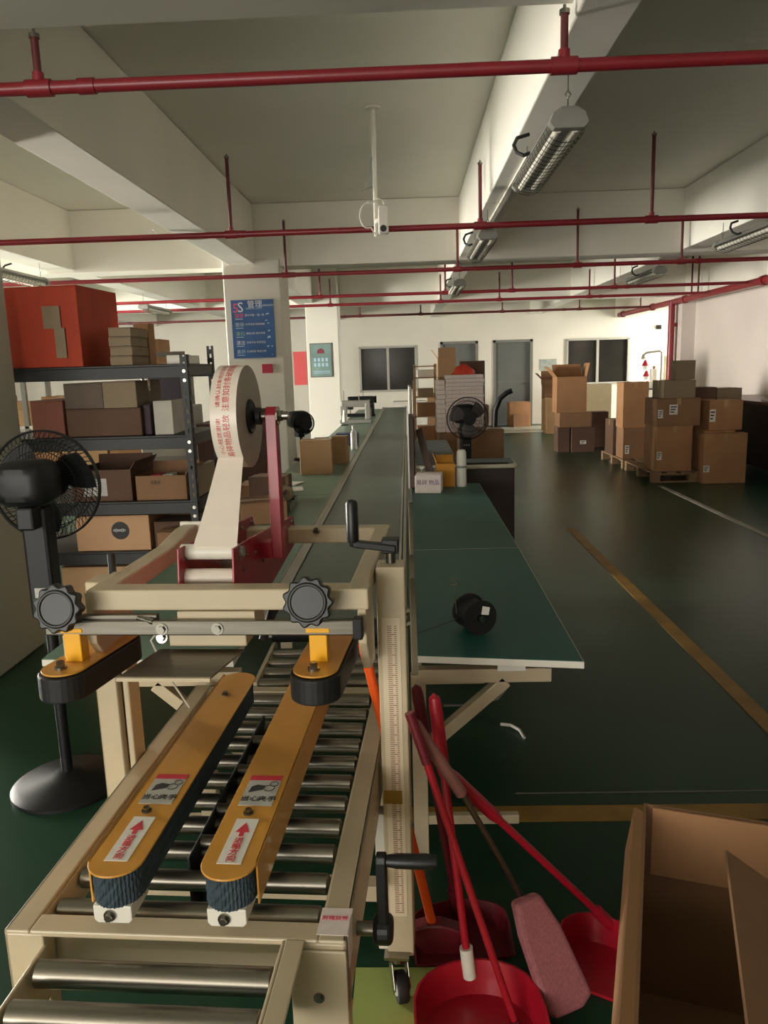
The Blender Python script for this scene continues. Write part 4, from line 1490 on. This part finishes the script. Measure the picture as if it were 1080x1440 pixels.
# dark covered machines to the left of the left table, in the aisle beside the column
o = carton(-1.75, -1.18, 6.3, 7.0, 0, 1.08, 'dark brown cabinet like carton between rack and left table', None, mat('cabinet_brown', (78, 56, 48), .6, var=.12), tape=False)
carton(-1.62, -1.25, 6.4, 6.9, 1.081, 1.17, 'flat brown box lying on the dark brown carton', None, CARDD, tape=False)
carton(-1.16, -1.06, 5.1, 5.35, 0, .74, 'narrow grey carton standing beside the left table', None, CARD2, tape=False)
t = thing('tool_tray', 'grey tray holding dark hand tools on the near left table', 'tray', (-.80, 4.55, CZ + .001))
b = MB()
b.box(-.10, .10, -.16, .16, 0, .006)
b.box(-.10, -.094, -.16, .16, .006, .05)
b.box(.094, .10, -.16, .16, .006, .05)
b.box(-.094, .094, -.16, -.154, .006, .05)
b.box(-.094, .094, .154, .16, .006, .05)
b.build('tray_body', GREYB, t, bev=.002)
tl = thing('tape_dispenser', 'black hand tape dispenser lying across the grey tool tray', 'dispenser', (-.78, 4.5, CZ + .052), .5)
MB().box(-.09, .09, -.02, .02, 0, .012).build('dispenser_frame', DARKP, tl, bev=.003)
MB().lathe([(.022, -.022), (.045, -.022), (.045, .022), (.022, .022)], (.04, 0, .045), (0, 1, 0), 24, True).build('dispenser_roll', CARDG, tl, smooth=True)
MB().box(-.13, -.09, -.016, .016, .004, .03).build('dispenser_handle', DARKP, tl, bev=.005)
carton(-.95, -.70, 4.05, 4.3, CZ + .001, .80, 'small brown open looking box on the near left table', None, CARD2, rz=.3)
carton(-1.0, -.78, 4.75, 4.95, CZ + .001, .84, 'small dark box on the near left table beside the tray', None, CARDD, rz=-.2)
for i, (x, y, rz) in enumerate(((-.86, 5.25, .2), (-.92, 5.55, -.3))):
    s = MB().box(-.12, .12, -.09, .09, 0, .004).build('paper_sheet', PAPER)
    s.location = (x, y, CZ + .001)
    s.rotation_euler = (0, 0, rz)
    tag(s, ['loose white paper sheet nearer the machine on the left table', 'loose white paper sheet nearer the upright cartons'][i], 'paper')

# ------------------------------------------------------------------ things on the right tables
o = carton(.045, .215, 4.95, 5.12, CZ + .001, .80, 'white box with purple printing on the teal table', None, PAPERG, rz=-.12, tape=False)
text('易碎', .036, mat('purple_ink', (120, 84, 120), .6), o, face_M((-.04, -.0865, .07), '-Y'), 'carton_print')
text('物品', .036, MATS['purple_ink'], o, face_M((.04, -.0865, .07), '-Y'), 'carton_print')
o = open_carton(.185, .312, 5.36, 5.49, CZ + .001, .84, 'small orange yellow open box behind the white printed box', (20, None, None, 55), None, YCARD, flap_len=.07)
o.location.y = 5.27
t = thing('bottle', 'tall white bottle standing on the teal table', 'bottle', (.357, 5.22, CZ + .001))
MB().lathe([(.001, 0), (.032, 0), (.034, .01), (.033, .13), (.034, .15), (.032, .235), (.024, .25), (.001, .252)], n=24).build('bottle_body', WHITEP, t, smooth=True)
MB().lathe([(.0338, .128), (.0348, .13), (.0348, .142), (.0338, .144)], n=24).build('bottle_band', GREYP, t, smooth=True)
t = thing('spray_bottle', 'small clear spray bottle in front of the leaning board', 'bottle', (.085, 5.14 + .06, CZ + .001))
MB().lathe([(.001, 0), (.022, 0), (.022, .09), (.010, .11), (.010, .13), (.001, .13)], n=16).build('bottle_body', PLASTW, t, smooth=True)
MB().box(-.012, .012, -.03, .012, .13, .15).build('spray_trigger', WHITEP, t, bev=.003)
# dark upright panel with leaning board at the end of the teal table
t = thing('divider_panel', 'dark brown upright panel with a bright metal edge at the table end', 'panel', (.005, 5.10, 0))
MB().box(-.004, .030, .02, .36, CZ + .012, 1.17).build('panel_board', WOODD, t, bev=.002)
MB().box(-.012, -.002, .0, .02, CZ + .012, 1.21).build('metal_edge', ALU, t)
MB().box(.032, .040, .30, .34, CZ + .001, 1.40).build('upright_strip', WOOD, t)
pk = MB()
pk.bar((.074, 5.44, 1.06), (.160, 5.155, CZ + .035), .05, .016, (0, 1, .5))
pk = pk.build('leaning_board', mat('grey_brown_board', (104, 88, 80), .6, var=.1), bev=.002)
tag(pk, 'narrow grey brown board leaning from the divider onto the teal table', 'board')

# black wire reel at the near end of the teal table
t = thing('wire_reel', 'black reel of wire with an upright pin on the near teal table', 'reel', (.192, 2.30, CZ + .001))
ax = Vector((.35, -.93, 0)).normalized()
c0 = Vector((0, 0, .055))
MB().lathe([(.012, -.045), (.055, -.045), (.055, -.038), (.030, -.036), (.030, .036), (.055, .038), (.055, .045), (.012, .045)], c0, ax, 32, True).build('spool', RUBBER, t, smooth=True)
MB().lathe([(.030, -.034), (.044, -.034), (.044, .034), (.030, .034)], c0, ax, 28, True).build('wire_winding', DARKP, t, smooth=True)
MB().cyl(c0 - ax * .06, c0 + ax * .06, .010, 12).build('spool_axle', BOLT, t, smooth=True)
MB().tube([(-.055, -.01, .06), (-.057, -.005, .10), (-.058, .0, .15)], .0022, 6).build('upright_pin', BOLT, t)
b = MB()
b.tube([(-.065 + .018 * math.cos(2 * PI * k / 14), .0, .158 + .009 * math.sin(2 * PI * k / 14)) for k in range(14)], .0016, 5, True)
b.build('pin_loop', BOLT, t)
MB().prism([(-.012, -.012), (.010, -.014), (.014, .010), (-.008, .014)], c0 + ax * .05 + Vector((.012, 0, .025)), (1, 0, 0), (0, 0, 1), ax * .001).build('reel_label', PAPER, t)
b = MB()
b.tube([(-.05, -.02, .05), (-.10, -.035, .035), (-.18, -.05, .012)], .0014, 5)
b.build('loose_wire', BOLT, t)

# dark trolley bin beside the table
t = thing('trolley_bin', 'dark brown trolley bin with a rounded cream rim beside the teal table', 'bin', (.60, 5.75, 0))
b = MB()
b.box(-.19, .17, -.16, -.145, .12, .75)
b.box(-.19, .17, .145, .16, .12, .75)
b.box(-.19, -.175, -.145, .145, .12, .75)
b.box(.155, .17, -.145, .145, .12, .75)
b.box(-.19, .17, -.16, .16, .10, .12)
b.build('bin_body', DARKBR, t, bev=.008)
b = MB()
R_ = [(-.20, -.17), (.16, -.17), (.18, -.15), (.18, .15), (.16, .17), (-.20, .17)]
b.tube([(x, y, .765) for x, y in R_], .016, 8, True)
b.build('bin_rim', CREAM, t, smooth=True)
for x in (-.15, .13):
    for y in (-.12, .12):
        MB().lathe([(.005, -.012), (.045, -.012), (.05, 0), (.045, .012), (.005, .012)], (x, y, .05), (1, 0, 0), 18, True).build('wheel', RUBBER, t, smooth=True)
cl = MB().box(-.19, .17, -.13, .10, 0, .006).build('folded_sheet', FABRIC)
cl.location = (.60, 5.78, .783)
tag(cl, 'grey folded sheet lying across the trolley bin rim', 'cloth')

# cartons and pile behind the fan
carton(.42, .86, 6.75, 7.15, 0, .62, 'brown carton on the floor behind the black fan', 'cartons around the white pile', CARDD)
carton(.45, .84, 6.78, 7.12, .621, .93, 'brown carton stacked behind the black fan guard', 'cartons around the white pile', CARD2)
b = MB()
b.box(.38, .95, 8.95, 9.5, 0, .72)
tb = b.build('pile_stand', CARD2, bev=.004)
tag(tb, 'brown carton base carrying the white printed boxes', 'box')
GP = 'white printed boxes in the tall pile'
for i in range(15):
    z = .725 + i * .044
    dx = random.uniform(-.006, .006)
    nm = ['lowest', 'second from the bottom', 'third from the bottom', 'fourth from the bottom', 'fifth from the bottom', 'sixth from the bottom', 'seventh from the bottom', 'exactly halfway up', 'seventh from the top', 'sixth from the top', 'fifth from the top', 'fourth from the top', 'third from the top', 'second from the top', 'topmost'][i]
    f = MB().box(-.22, .22, -.19, .19, 0, .042)
    o = f.build('flat_printed_box', PAPERG, bev=.003)
    o.location = (.665 + dx, 9.2, z)
    tag(o, 'flat white box with pink print, %s in the tall pile' % nm, 'box', GP)
    p = MB()
    for k_ in range(9):
        p.box(-.20 + k_ * .044, -.20 + k_ * .044 + .028, -.1912, -.1902, .008, .016)
    p.build('box_print', mat('faded_pink_ink', (226, 200, 196), .6), o)
for i in range(11):
    z = .725 + i * .055
    o = MB().box(-.05, .05, -.17, .17, 0, .052).build('narrow_printed_box', PAPERG, bev=.003)
    o.location = (.388 + random.uniform(-.004, .004), 9.23, z)
    tag(o, 'narrow white box at the left side of the pile, ' + ['lowest', 'second from the bottom', 'third from the bottom', 'fourth from the bottom', 'fifth from the bottom', 'halfway up', 'fifth from the top', 'fourth from the top', 'third from the top', 'second from the top', 'topmost'][i], 'box', 'narrow boxes beside the tall pile')
rb_ = MB()
n_ = 22
vs, fs = [], []
for i in range(8):
    ph = i / 7 * PI / 2
    for j in range(n_):
        a = 2 * PI * j / n_
        k_ = 1 + .10 * math.sin(3 * a + i) + .06 * math.sin(7 * a)
        vs.append((.13 * math.cos(a) * math.cos(ph) * k_, .12 * math.sin(a) * math.cos(ph) * k_, .11 * math.sin(ph) * (1 + .1 * math.sin(4 * a))))
for i in range(7):
    for j in range(n_):
        fs.append((i * n_ + j, i * n_ + (j + 1) % n_, (i + 1) * n_ + (j + 1) % n_, (i + 1) * n_ + j))
fs.append(tuple(range(n_ - 1, -1, -1)))
rb_.add(vs, fs)
o = rb_.build('red_bag', mat('orange_red_bag', (222, 70, 44), .4, var=.15, scale=20), smooth=True)
o.location = (.66, 9.15, .725 + 15 * .044)
tag(o, 'crumpled orange red bag on top of the white box pile', 'bag')
open_carton(.38, .60, 9.55, 9.80, 1.36, 1.58, 'pale pinkish open carton standing above the white pile', (35, None, 15, None), None, CARD3, flap_len=.13)
carton(.38, .62, 9.55, 9.85, 0, 1.355, 'tall brown carton under the pale open carton behind the pile', 'cartons around the white pile', CARD2, stickers=((0, .9, .1, .05),))
carton(.66, .95, 9.55, 9.9, 0, 1.54, 'tall dark carton behind the red bag and white pile', 'cartons around the white pile', CARDD)
# shelf stack left of the pile
sr = thing('wooden_shelf', 'narrow wooden shelf with small boxes beside the conveyor', 'shelf', (.095, 9.7, 0))
for x in (0, .26):
    for y in (0, .3):
        MB().box(x - .012, x + .012, y - .012, y + .012, 0, 1.52).build('upright', WOOD, sr)
for z in (.5, .88, 1.12, 1.36, 1.5):
    MB().box(-.012, .272, -.012, .312, z - .015, z).build('shelf_board', WOOD, sr)
for i, (z, h, x0, x1, m_, w_) in enumerate(((.881, .16, .115, .335, CARD2, 'brown'), (1.121, .10, .125, .325, CARDG, 'grey'), (1.361, .09, .125, .335, PAPER, 'white'), (.501, .25, .115, .335, CARD, 'tan'))):
    carton(x0, x1, 9.72, 9.98, z, z + h, '%s box on the narrow wooden shelf' % w_, 'boxes on the narrow wooden shelf', m_)
tb_ = thing('paper_tube', 'thin white roll standing against the wooden shelf', 'roll', (.03, 9.6, 0))
MB().cyl((0, 0, .0), (0, 0, 1.25), .022, 14).build('tube_body', WHITEP, tb_, smooth=True)
MB().cyl((0, 0, 1.25), (0, 0, 1.27), .024, 14).build('tube_cap', GREYP, tb_, smooth=True)

pole = thing('slanted_pole', 'dark slanted handle rising beside the white pile toward the door', 'handle', (1.36, 11.8, 0))
MB().tube([(-.06, 0, 0), (-.04, 0, .45), (-.03, 0, .80), (.04, 0, .98), (.14, 0, 1.06), (.22, 0, 1.09)], .040, 10).build('handle_bar', DARKP, pole, smooth=True)
MB().box(-.12, .02, -.1, .1, 0, .05).build('handle_foot', DARKP, pole, bev=.01)

# things by the far doors
GD = 'cartons by the far doors'
carton(2.42, 2.92, 18.5, 18.95, 0, .58, 'brown carton on the floor before the grey door', GD, CARD)
carton(2.50, 2.75, 18.4, 18.49, 0, .30, 'small carton in front of the door carton', GD, CARD2)
carton(3.02, 3.42, 17.2, 17.6, 0, .70, 'tan crate like carton right of the door', GD, CARD3, seam='y')
carton(3.02, 3.36, 17.25, 17.6, .701, 1.0, 'brown carton on the crate like carton', GD, CARD2)
open_carton(3.0, 3.33, 17.22, 17.55, 1.001, 1.12, 'open carton with raised flaps on the door side stack', (45, 30, None, 20), GD, CARD2, flap_len=.2)
carton(1.0, 1.9, 18.2, 18.8, 0, .55, 'wide dark carton before the left far door', GD, CARDD)
carton(-.32, .42, 17.0, 17.5, 0, .74, 'white carton under the left far window', GD, mat('offwhite_card', (206, 202, 190), .6))
carton(.44, .72, 17.0, 17.4, 0, .90, 'brown carton beside the white one under the far window', GD, CARD2)

# grey machine cabinet glimpsed through the rack, beside the poster column
t = thing('machine_cabinet', 'grey machine cabinet with dark screen seen through the rack by the poster column', 'machine', (-2.06, 6.75, 0))
MB().box(-.24, .20, -.22, .22, .06, 1.22).build('cabinet_body', mat('pale_cabinet', (176, 176, 166), .5, var=.05), t, bev=.01)
MB().box(-.20, .16, -.20, .20, 0, .06).build('cabinet_plinth', DARKP, t)
MB().box(-.10, .10, -.232, -.22, .92, 1.14).build('screen', GLASSD, t, bev=.004)
dr_ = MB().box(-.20, .16, -.228, -.22, .14, .80).build('cabinet_door', GREYP, t, bev=.003)
MB().box(.10, .12, -.245, -.228, .42, .54).build('door_handle', BOLT, dr_, bev=.003)
MB().box(-.16, .12, -.15, .15, 1.22, 1.58).build('top_hopper', mat('violet_grey_metal', (92, 86, 104), .5, var=.1), t, bev=.008)
for x in (-.20, .16):
    MB().cyl((x, -.15, 1.22), (x, -.15, 1.66), .014, 10).build('guide_post', BOLT, t, smooth=True)
MB().box(-.22, .18, -.165, -.135, 1.64, 1.68).build('cross_head', GREYP, t, bev=.004)

# ------------------------------------------------------------------ right side: pallets and carton stacks
GR = 'cartons stacked on the right'


def pallet(x0, y0, w, d, label):
    t = thing('wooden_pallet', label, 'pallet', (x0, y0, 0), 0, 'wooden pallets')
    for i in range(3):
        y = (d - .09) * i / 2
        MB().box(0, w, y, y + .09, 0, .018).build('bottom_plank', WOOD, t)
        for j in range(3):
            x = (w - .10) * j / 2
            MB().box(x, x + .10, y, y + .09, .018, .095).build('block', WOOD, t)
        MB().box(0, w, y, y + .09, .095, .112).build('stringer', WOOD, t)
    n = 6
    for i in range(n):
        x = (w - .12) * i / (n - 1)
        MB().box(x, x + .12, 0, d, .112, .130).build('deck_plank', WOOD, t)
    return t


pallet(2.98, 9.45, 1.0, 1.2, 'wooden pallet nearest the aisle under the tall taped cartons')
pallet(2.98, 10.75, 1.0, 1.2, 'wooden pallet behind the first one under the upright carton')
PB = .131
carton(3.04, 3.47, 9.50, 9.98, PB, .685, 'large brown carton with a white label on the first pallet', GR, CARD, stickers=((-.42, .35, .06, .1),), seam='y')
carton(3.03, 3.55, 9.50, 10.0, .686, 1.02, 'brown carton with two white labels stacked on the large pallet carton', GR, CARD2, stickers=((-.42, .45, .06, .1), (-.12, .6, .1, .12)), seam='y')
carton(3.12, 3.50, 9.55, 10.0, 1.021, 1.235, 'dull brown box topping the labelled pallet stack', GR, CARDG)
carton(3.32, 3.56, 9.75, 9.95, 1.236, 1.47, 'upright grey brown box on the very top of the pallet stack', GR, CARDG, tape=False)
carton(3.56, 3.94, 10.05, 10.5, PB, .98, 'tall carton behind the pallet stack', GR, CARD2)
carton(3.70, 3.97, 10.1, 10.45, .981, 1.12, 'dark flat carton lying on the tall carton behind the stack', GR, CARDD)
carton(3.53, 4.04, 9.28, 9.44, 0, .60, 'brown carton standing on the floor right of the pallet', GR, CARD, stickers=((-.42, .30, .07, .08),), seam='y')
carton(3.99, 4.30, 10.1, 10.5, 0, .86, 'tall brown carton behind the floor carton at the right', GR, CARD2)
carton(3.60, 3.97, 9.47, 9.9, PB, .62, 'brown carton between the pallet and the floor carton', GR, CARD)
carton(3.66, 4.06, 9.5, 9.9, .621, .98, 'brown taped carton with glossy strips above the floor carton', GR, CARD, seam='y', stickers=((-.40, .5, .07, .15),))
carton(3.985, 4.30, 10.12, 10.5, .861, 1.10, 'brown carton with folded paper on it near the dark table', GR, CARDG)
carton(2.99, 3.34, 10.85, 11.2, .56, 1.19, 'upright brown carton taller than wide on the second pallet', GR, CARD, seam='y')
carton(3.0, 3.30, 10.84, 11.2, PB, .559, 'brown carton below the upright carton on the second pallet', GR, CARD2, stickers=((-.3, .3, .06, .12),))
carton(3.32, 3.46, 10.8, 11.1, PB, .50, 'narrow carton with a label between the pallet stacks', GR, CARD2, stickers=((0, .6, .05, .1),))
carton(2.98, 3.28, 11.3, 11.75, PB, .64, 'dark brown carton with a white strip behind on the second pallet', GR, CARDD, stickers=((.1, .78, .14, .04),))
carton(2.72, 3.10, 12.9, 13.3, 0, .42, 'dark carton on the floor below the big open carton', GR, CARDD, stickers=((0, .4, .1, .06),))
carton(2.50, 2.70, 12.95, 13.3, 0, .42, 'small dark carton left of the floor carton by the aisle', GR, CARDD)
carton(2.52, 3.05, 12.92, 13.35, .421, .66, 'flat brown carton carrying the big open carton', GR, CARD2)
open_carton(2.47, 2.96, 12.92, 13.32, .661, 1.25, 'big open brown carton with flaps up beside the right window', (40, 12, None, 25), GR, CARD, flap_len=.22)
carton(3.25, 3.70, 14.2, 14.5, 0, 1.08, 'cream coloured large carton behind the pallets', GR, mat('cream_card', (206, 190, 150), .7, var=.06))
carton(3.02, 3.5, 13.6, 13.9, 0, .62, 'reddish flat carton in front of the cream carton', GR, CARDD)
carton(2.93, 3.2, 16.4, 16.8, 0, .74, 'tan carton at the back of the aisle', GR, CARD3, seam='y')

# dark table at the right
t = thing('long_dark_table', 'long dark brown table at the right edge behind the cartons', 'table', (4.75, 9.0, 0))
MB().box(-.40, .42, -.9, 2.6, .90, .94).build('table_top', BROWNT, t, bev=.004)
MB().box(-.36, .38, -.86, 2.5, .12, .90).build('table_body', DARKBR, t, bev=.004)
for x in (-.34, .36):
    for y in (-.84, 2.45):
        MB().box(x - .03, x + .03, y - .03, y + .03, 0, .12).build('leg', DARKBR, t)
for i, (x, y, z, w, d, h, l_) in enumerate(((4.55, 9.6, .942, .30, .40, .035, 'lower'), (4.57, 9.62, .978, .26, .34, .03, 'upper'))):
    s = MB().box(-w / 2, w / 2, -d / 2, d / 2, 0, h).build('fabric_stack', PAPERG if i == 0 else CREAM, bev=.01)
    s.location = (x, y, z)
    tag(s, '%s pale folded cloth on the long dark table' % l_, 'cloth')

# clutter near the bright right back corner
t = thing('hanging_stand', 'grey pole stand with a curved arm near the bright corner', 'stand', (5.35, 16.6, 0))
MB().lathe([(.001, 0), (.2, 0), (.2, .02), (.03, .04), (.001, .04)], n=24).build('stand_base', DARKP, t, smooth=True)
MB().tube([(0, 0, .03), (0, 0, 1.62), (-.05, 0, 1.66), (-.32, 0, 1.63), (-.38, 0, 1.58)], .022, 8).build('stand_pole', GREYP, t, smooth=True)
MB().lathe([(.001, 0), (.05, 0), (.03, .09), (.001, .1)], (-.38, 0, 1.50), (0, 0, 1), 16).build('stand_head', GREYP, t, smooth=True)
for i, z in enumerate((1.36, 1.14, .92)):
    f = thing('red_cup', '%s red and white hanging piece beside the pole stand' % ('top', 'middle', 'bottom')[i], 'ornament', (5.02 + .03 * i, 16.62, z))
    MB().lathe([(.001, .12), (.02, .12), (.075, 0), (.065, 0), (.001, .10)], n=18).build('red_cone', REDPL, f, smooth=True)
    MB().lathe([(.001, .0), (.05, -.002), (.04, -.07), (.001, -.08)], n=16).build('white_cone', WHITEP, f, smooth=True)
cr = thing('cloth_roll', 'cream upright roll of cloth by the standpipe', 'roll', (5.15, 15.6, .0))
MB().cyl((0, 0, 0), (.03, 0, 1.55), .10, 20).build('roll_cloth', mat('cream_cloth', (224, 210, 176), .8), cr, smooth=True)
MB().cyl((.03, 0, 1.55), (.031, 0, 1.60), .03, 14).build('roll_core', CARD2, cr, smooth=True)
cr = thing('cloth_roll', 'white upright roll of cloth left of the cream roll', 'roll', (4.98, 15.9, .0))
MB().cyl((0, 0, 0), (.0, 0, 1.30), .08, 20).build('roll_cloth', WHITEP, cr, smooth=True)
MB().cyl((0, 0, 1.30), (0, 0, 1.36), .025, 14).build('roll_core', CARD2, cr, smooth=True)
t = thing('black_trolley', 'black wire trolley with white bundles in the bright corner', 'trolley', (4.85, 15.2, 0))
for x in (-.25, .25):
    for y in (-.15, .15):
        MB().cyl((x, y, 0), (x, y, .95), .014, 8).build('trolley_post', BLACKM, t)
for z in (.15, .55, .92):
    MB().box(-.27, .27, -.17, .17, z, z + .02).build('trolley_shelf', BLACKM, t)
for i, (x, z) in enumerate(((4.72, .942), (4.95, .942), (4.72, .572), (4.96, .572))):
    s = MB().lathe([(.001, 0), (.07, .0), (.085, .06), (.05, .14), (.001, .15)], n=14).build('white_bundle', WHITEP, smooth=True)
    s.location = (x, 15.2, z)
    tag(s, '%s white bundle on the %s shelf of the black trolley' % (('left', 'right')[i % 2], ('upper', 'lower')[i // 2]), 'bundle')

# ------------------------------------------------------------------ big open carton in the right foreground
cw, cd, ch = .62, .80, .50
ang = math.radians(-18)
corner = Vector((.520, 1.625, 0))
ctr = corner + rotz(ang).to_3x3() @ Vector((cw / 2, -cd / 2, 0))
oc = open_carton(ctr.x - cw / 2, ctr.x + cw / 2, ctr.y - cd / 2, ctr.y + cd / 2, 0, ch, 'big open brown carton on the floor in the right foreground', (None, None, None, None), None, CARD2, rz=ang, t=.007)
# left flap folded outward and hanging down against the side
f = MB()
f.prism([(0, 0), (-.020, .008), (-.036, -.10), (-.040, -.28), (-.034, -.28), (-.030, -.10), (-.018, .002), (.004, -.004)], (-cw / 2, -cd / 2 + .02, ch), (1, 0, 0), (0, 0, 1), (0, cd - .06, 0))
f.build('flap', CARD, oc)
# right flap leaning up and inwards
f = MB()
f.prism([(0, 0), (-.16, .10), (-.157, .106), (.004, .006)], (-cw / 2 + .305, -cd / 2 + .02, ch), (1, 0, 0), (0, 0, 1), (0, cd - .32, 0))
f.build('flap', CARD2, oc)
f = MB()
f.prism([(0, 0), (.010, -.16), (.016, -.16), (.006, 0)], (-cw / 2 + .02, cd / 2 - .012, ch), (0, -1, 0), (0, 0, 1), (cw - .04, 0, 0))
f.build('flap', CARD, oc)


# ------------------------------------------------------------------ brooms and dustpans leaning at the machine
def stick(parent, p0, p1, r, m, name='handle', n=12):
    return MB().cyl(p0, p1, r, n).build(name, m, parent, smooth=True)


def dustpan(loc, rz, w, d, h, top, label, m, grip, group='red dustpans'):
    """pan opens towards local -y; handle rises from the rear middle to the local point top"""
    t = thing('dustpan', label, 'dustpan', loc, rz, group)
    n = 12
    prof = []
    for i in range(n + 1):
        a = PI * i / n
        prof.append((math.cos(a) * w / 2, .42 * d + .58 * d * math.sin(a) ** .75))
    b = MB()
    outer = [(w / 2, 0)] + prof + [(-w / 2, 0)]
    th = .006
    m_ = len(outer)
    vs, fs = [], []

    def inset(p, k, z):
        cx, cy = 0, d * .35
        return (cx + (p[0] - cx) * k, cy + (p[1] - cy) * k if p[1] > 0 else p[1], z)
    rings = []
    for k, zf in ((1.0, 1.0), (.90, .02), (.87, .05), (.965, 1.0)):
        rings.append([inset(p, k, h * zf * (min(1, .15 + max(0, p[1]) / (d * .6)) if zf > .5 else 1) + (th if k == .87 else 0)) for p in outer])
    for rg in rings:
        vs += rg
    for r_ in range(4):
        q = (r_ + 1) % 4
        if r_ == 1:
            continue
        for i in range(m_ - 1):
            fs.append((r_ * m_ + i, r_ * m_ + i + 1, q * m_ + i + 1, q * m_ + i))
    fs.append(tuple(m_ + i for i in range(m_)))
    fs.append(tuple(2 * m_ + i for i in range(m_ - 1, -1, -1)))
    for e in (0, m_ - 1):
        fs.append((e, m_ + e, 2 * m_ + e, 3 * m_ + e))
    fs.append((m_, 2 * m_ - 1, 3 * m_ - 1, 2 * m_))
    b.add(vs, fs)
    pan = b.build('pan', m, t, smooth=True)
    base = Vector((0, d * .96, h * .9))
    top = Vector(top)
    dr = (top - base).normalized()
    MB().cyl(base - dr * .03, base + dr * .045, .016, 16).build('socket', WHITEP if 'nearest' in label else m, t, smooth=True)
    MB().cyl(base, top - dr * .18, .0095, 14).build('handle', m, t, smooth=True)
    MB().lathe([(.001, 0), (.012, .002), (.0155, .02), (.0155, .17), (.013, .19), (.001, .20)], top - dr * .19, dr, 18).build('grip', grip, t, smooth=True)
    return t


dp = dustpan((.145, 1.36, 0), .12, .30, .27, .09, (-.06, .33, .74), 'red dustpan with a long red handle on the floor nearest the camera', REDPL, REDPL)
MB().prism([(-.05, .05), (.05, .07), (.04, .14), (-.04, .12)], (-.01, 0, .011), (1, 0, 0), (0, 1, 0), (0, 0, .001)).build('pan_sticker', CARD2, dp)
dustpan((.40, 1.62, 0), -.5, .20, .18, .085, (-.304, -.12, .56), 'second red dustpan lying beside the big open carton', REDPL, REDPL)
dustpan((.115, 1.715, 0), .12, .26, .15, .07, (-.09, .17, .68), 'dark red dustpan in the shade behind the machine caster', REDDK, REDDK)

t = thing('broom_stick', 'thin red stick slanting over the front dustpan', 'stick', (.214, 1.50, 0), 0, 'brooms leaning by the machine')
stick(t, (0, 0, .02), (-.224, .07, .75), .0085, REDPL)
MB().cyl((-.006, .002, .04), (.002, -.001, .013), .011, 12).build('end_cap', REDDK, t, smooth=True)
MB().cyl((-.19, .06, .64), (-.226, .0705, .755), .0115, 12).build('grip', REDDK, t, smooth=True)
t = thing('broom', 'grey broom with a pink bristle head beside the red dustpans', 'broom', (.335, 1.565, 0), 0, 'brooms leaning by the machine')
stick(t, (-.09, .085, .24), (-.24, .055, .55), .0075, STEEL)
stick(t, (-.232, .056, .53), (-.335, .02, .72), .014, mat('dull_pink_plastic', (140, 92, 84), .5), 'grip')
b = MB()
dr = Vector((.085, -.085, -.21))
b.prism([(-.035, 0), (.035, 0), (.055, .08), (.065, .24), (.03, .262), (-.045, .262), (-.06, .24), (-.05, .08)], (-.09, .085, .245), (.93, .36, .1), dr.normalized(), (.012, -.03, .012))
b.build('broom_head', PINKPL, t, bev=.012, seg=3)
t = thing('broom', 'orange broom stick leaning behind the ruler post', 'broom', (.036, 1.757, 0), 0, 'brooms leaning by the machine')
stick(t, (0, 0, .06), (-.157, -.01, .85), .012, ORANGEP)
MB().prism([(-.11, 0), (.11, 0), (.08, .07), (.02, .09), (-.02, .09), (-.08, .07)], (0, -.02, 0), (1, 0, 0), (0, 0, 1), (0, .04, 0)).build('broom_head', REDDK, t, bev=.006)

# cable hanging under the teal table, scrap on the floor
cb_ = MB().tube([(.17, 2.20, .60), (.25, 2.22, .57), (.29, 2.24, .52), (.26, 2.26, .47), (.17, 2.25, .455), (.09, 2.24, .46)], .004, 6).build('hanging_cable', GREYP, smooth=True)
tag(cb_, 'thin grey cable loop hanging under the teal table', 'cable')
sc_ = MB().tube([(.36, 3.02, .010), (.40, 3.0, .014), (.43, 2.96, .012), (.44, 2.90, .008)], .007, 6).build('plastic_scrap', PAPER, smooth=True)
tag(sc_, 'pale scrap of strap on the dark floor under the table', 'scrap')
tg = MB().box(.24, .32, 2.09, 2.092, .632, .655).build('paper_tag', PAPER)
tag(tg, 'small pale paper tag under the front edge of the teal table', 'tag')
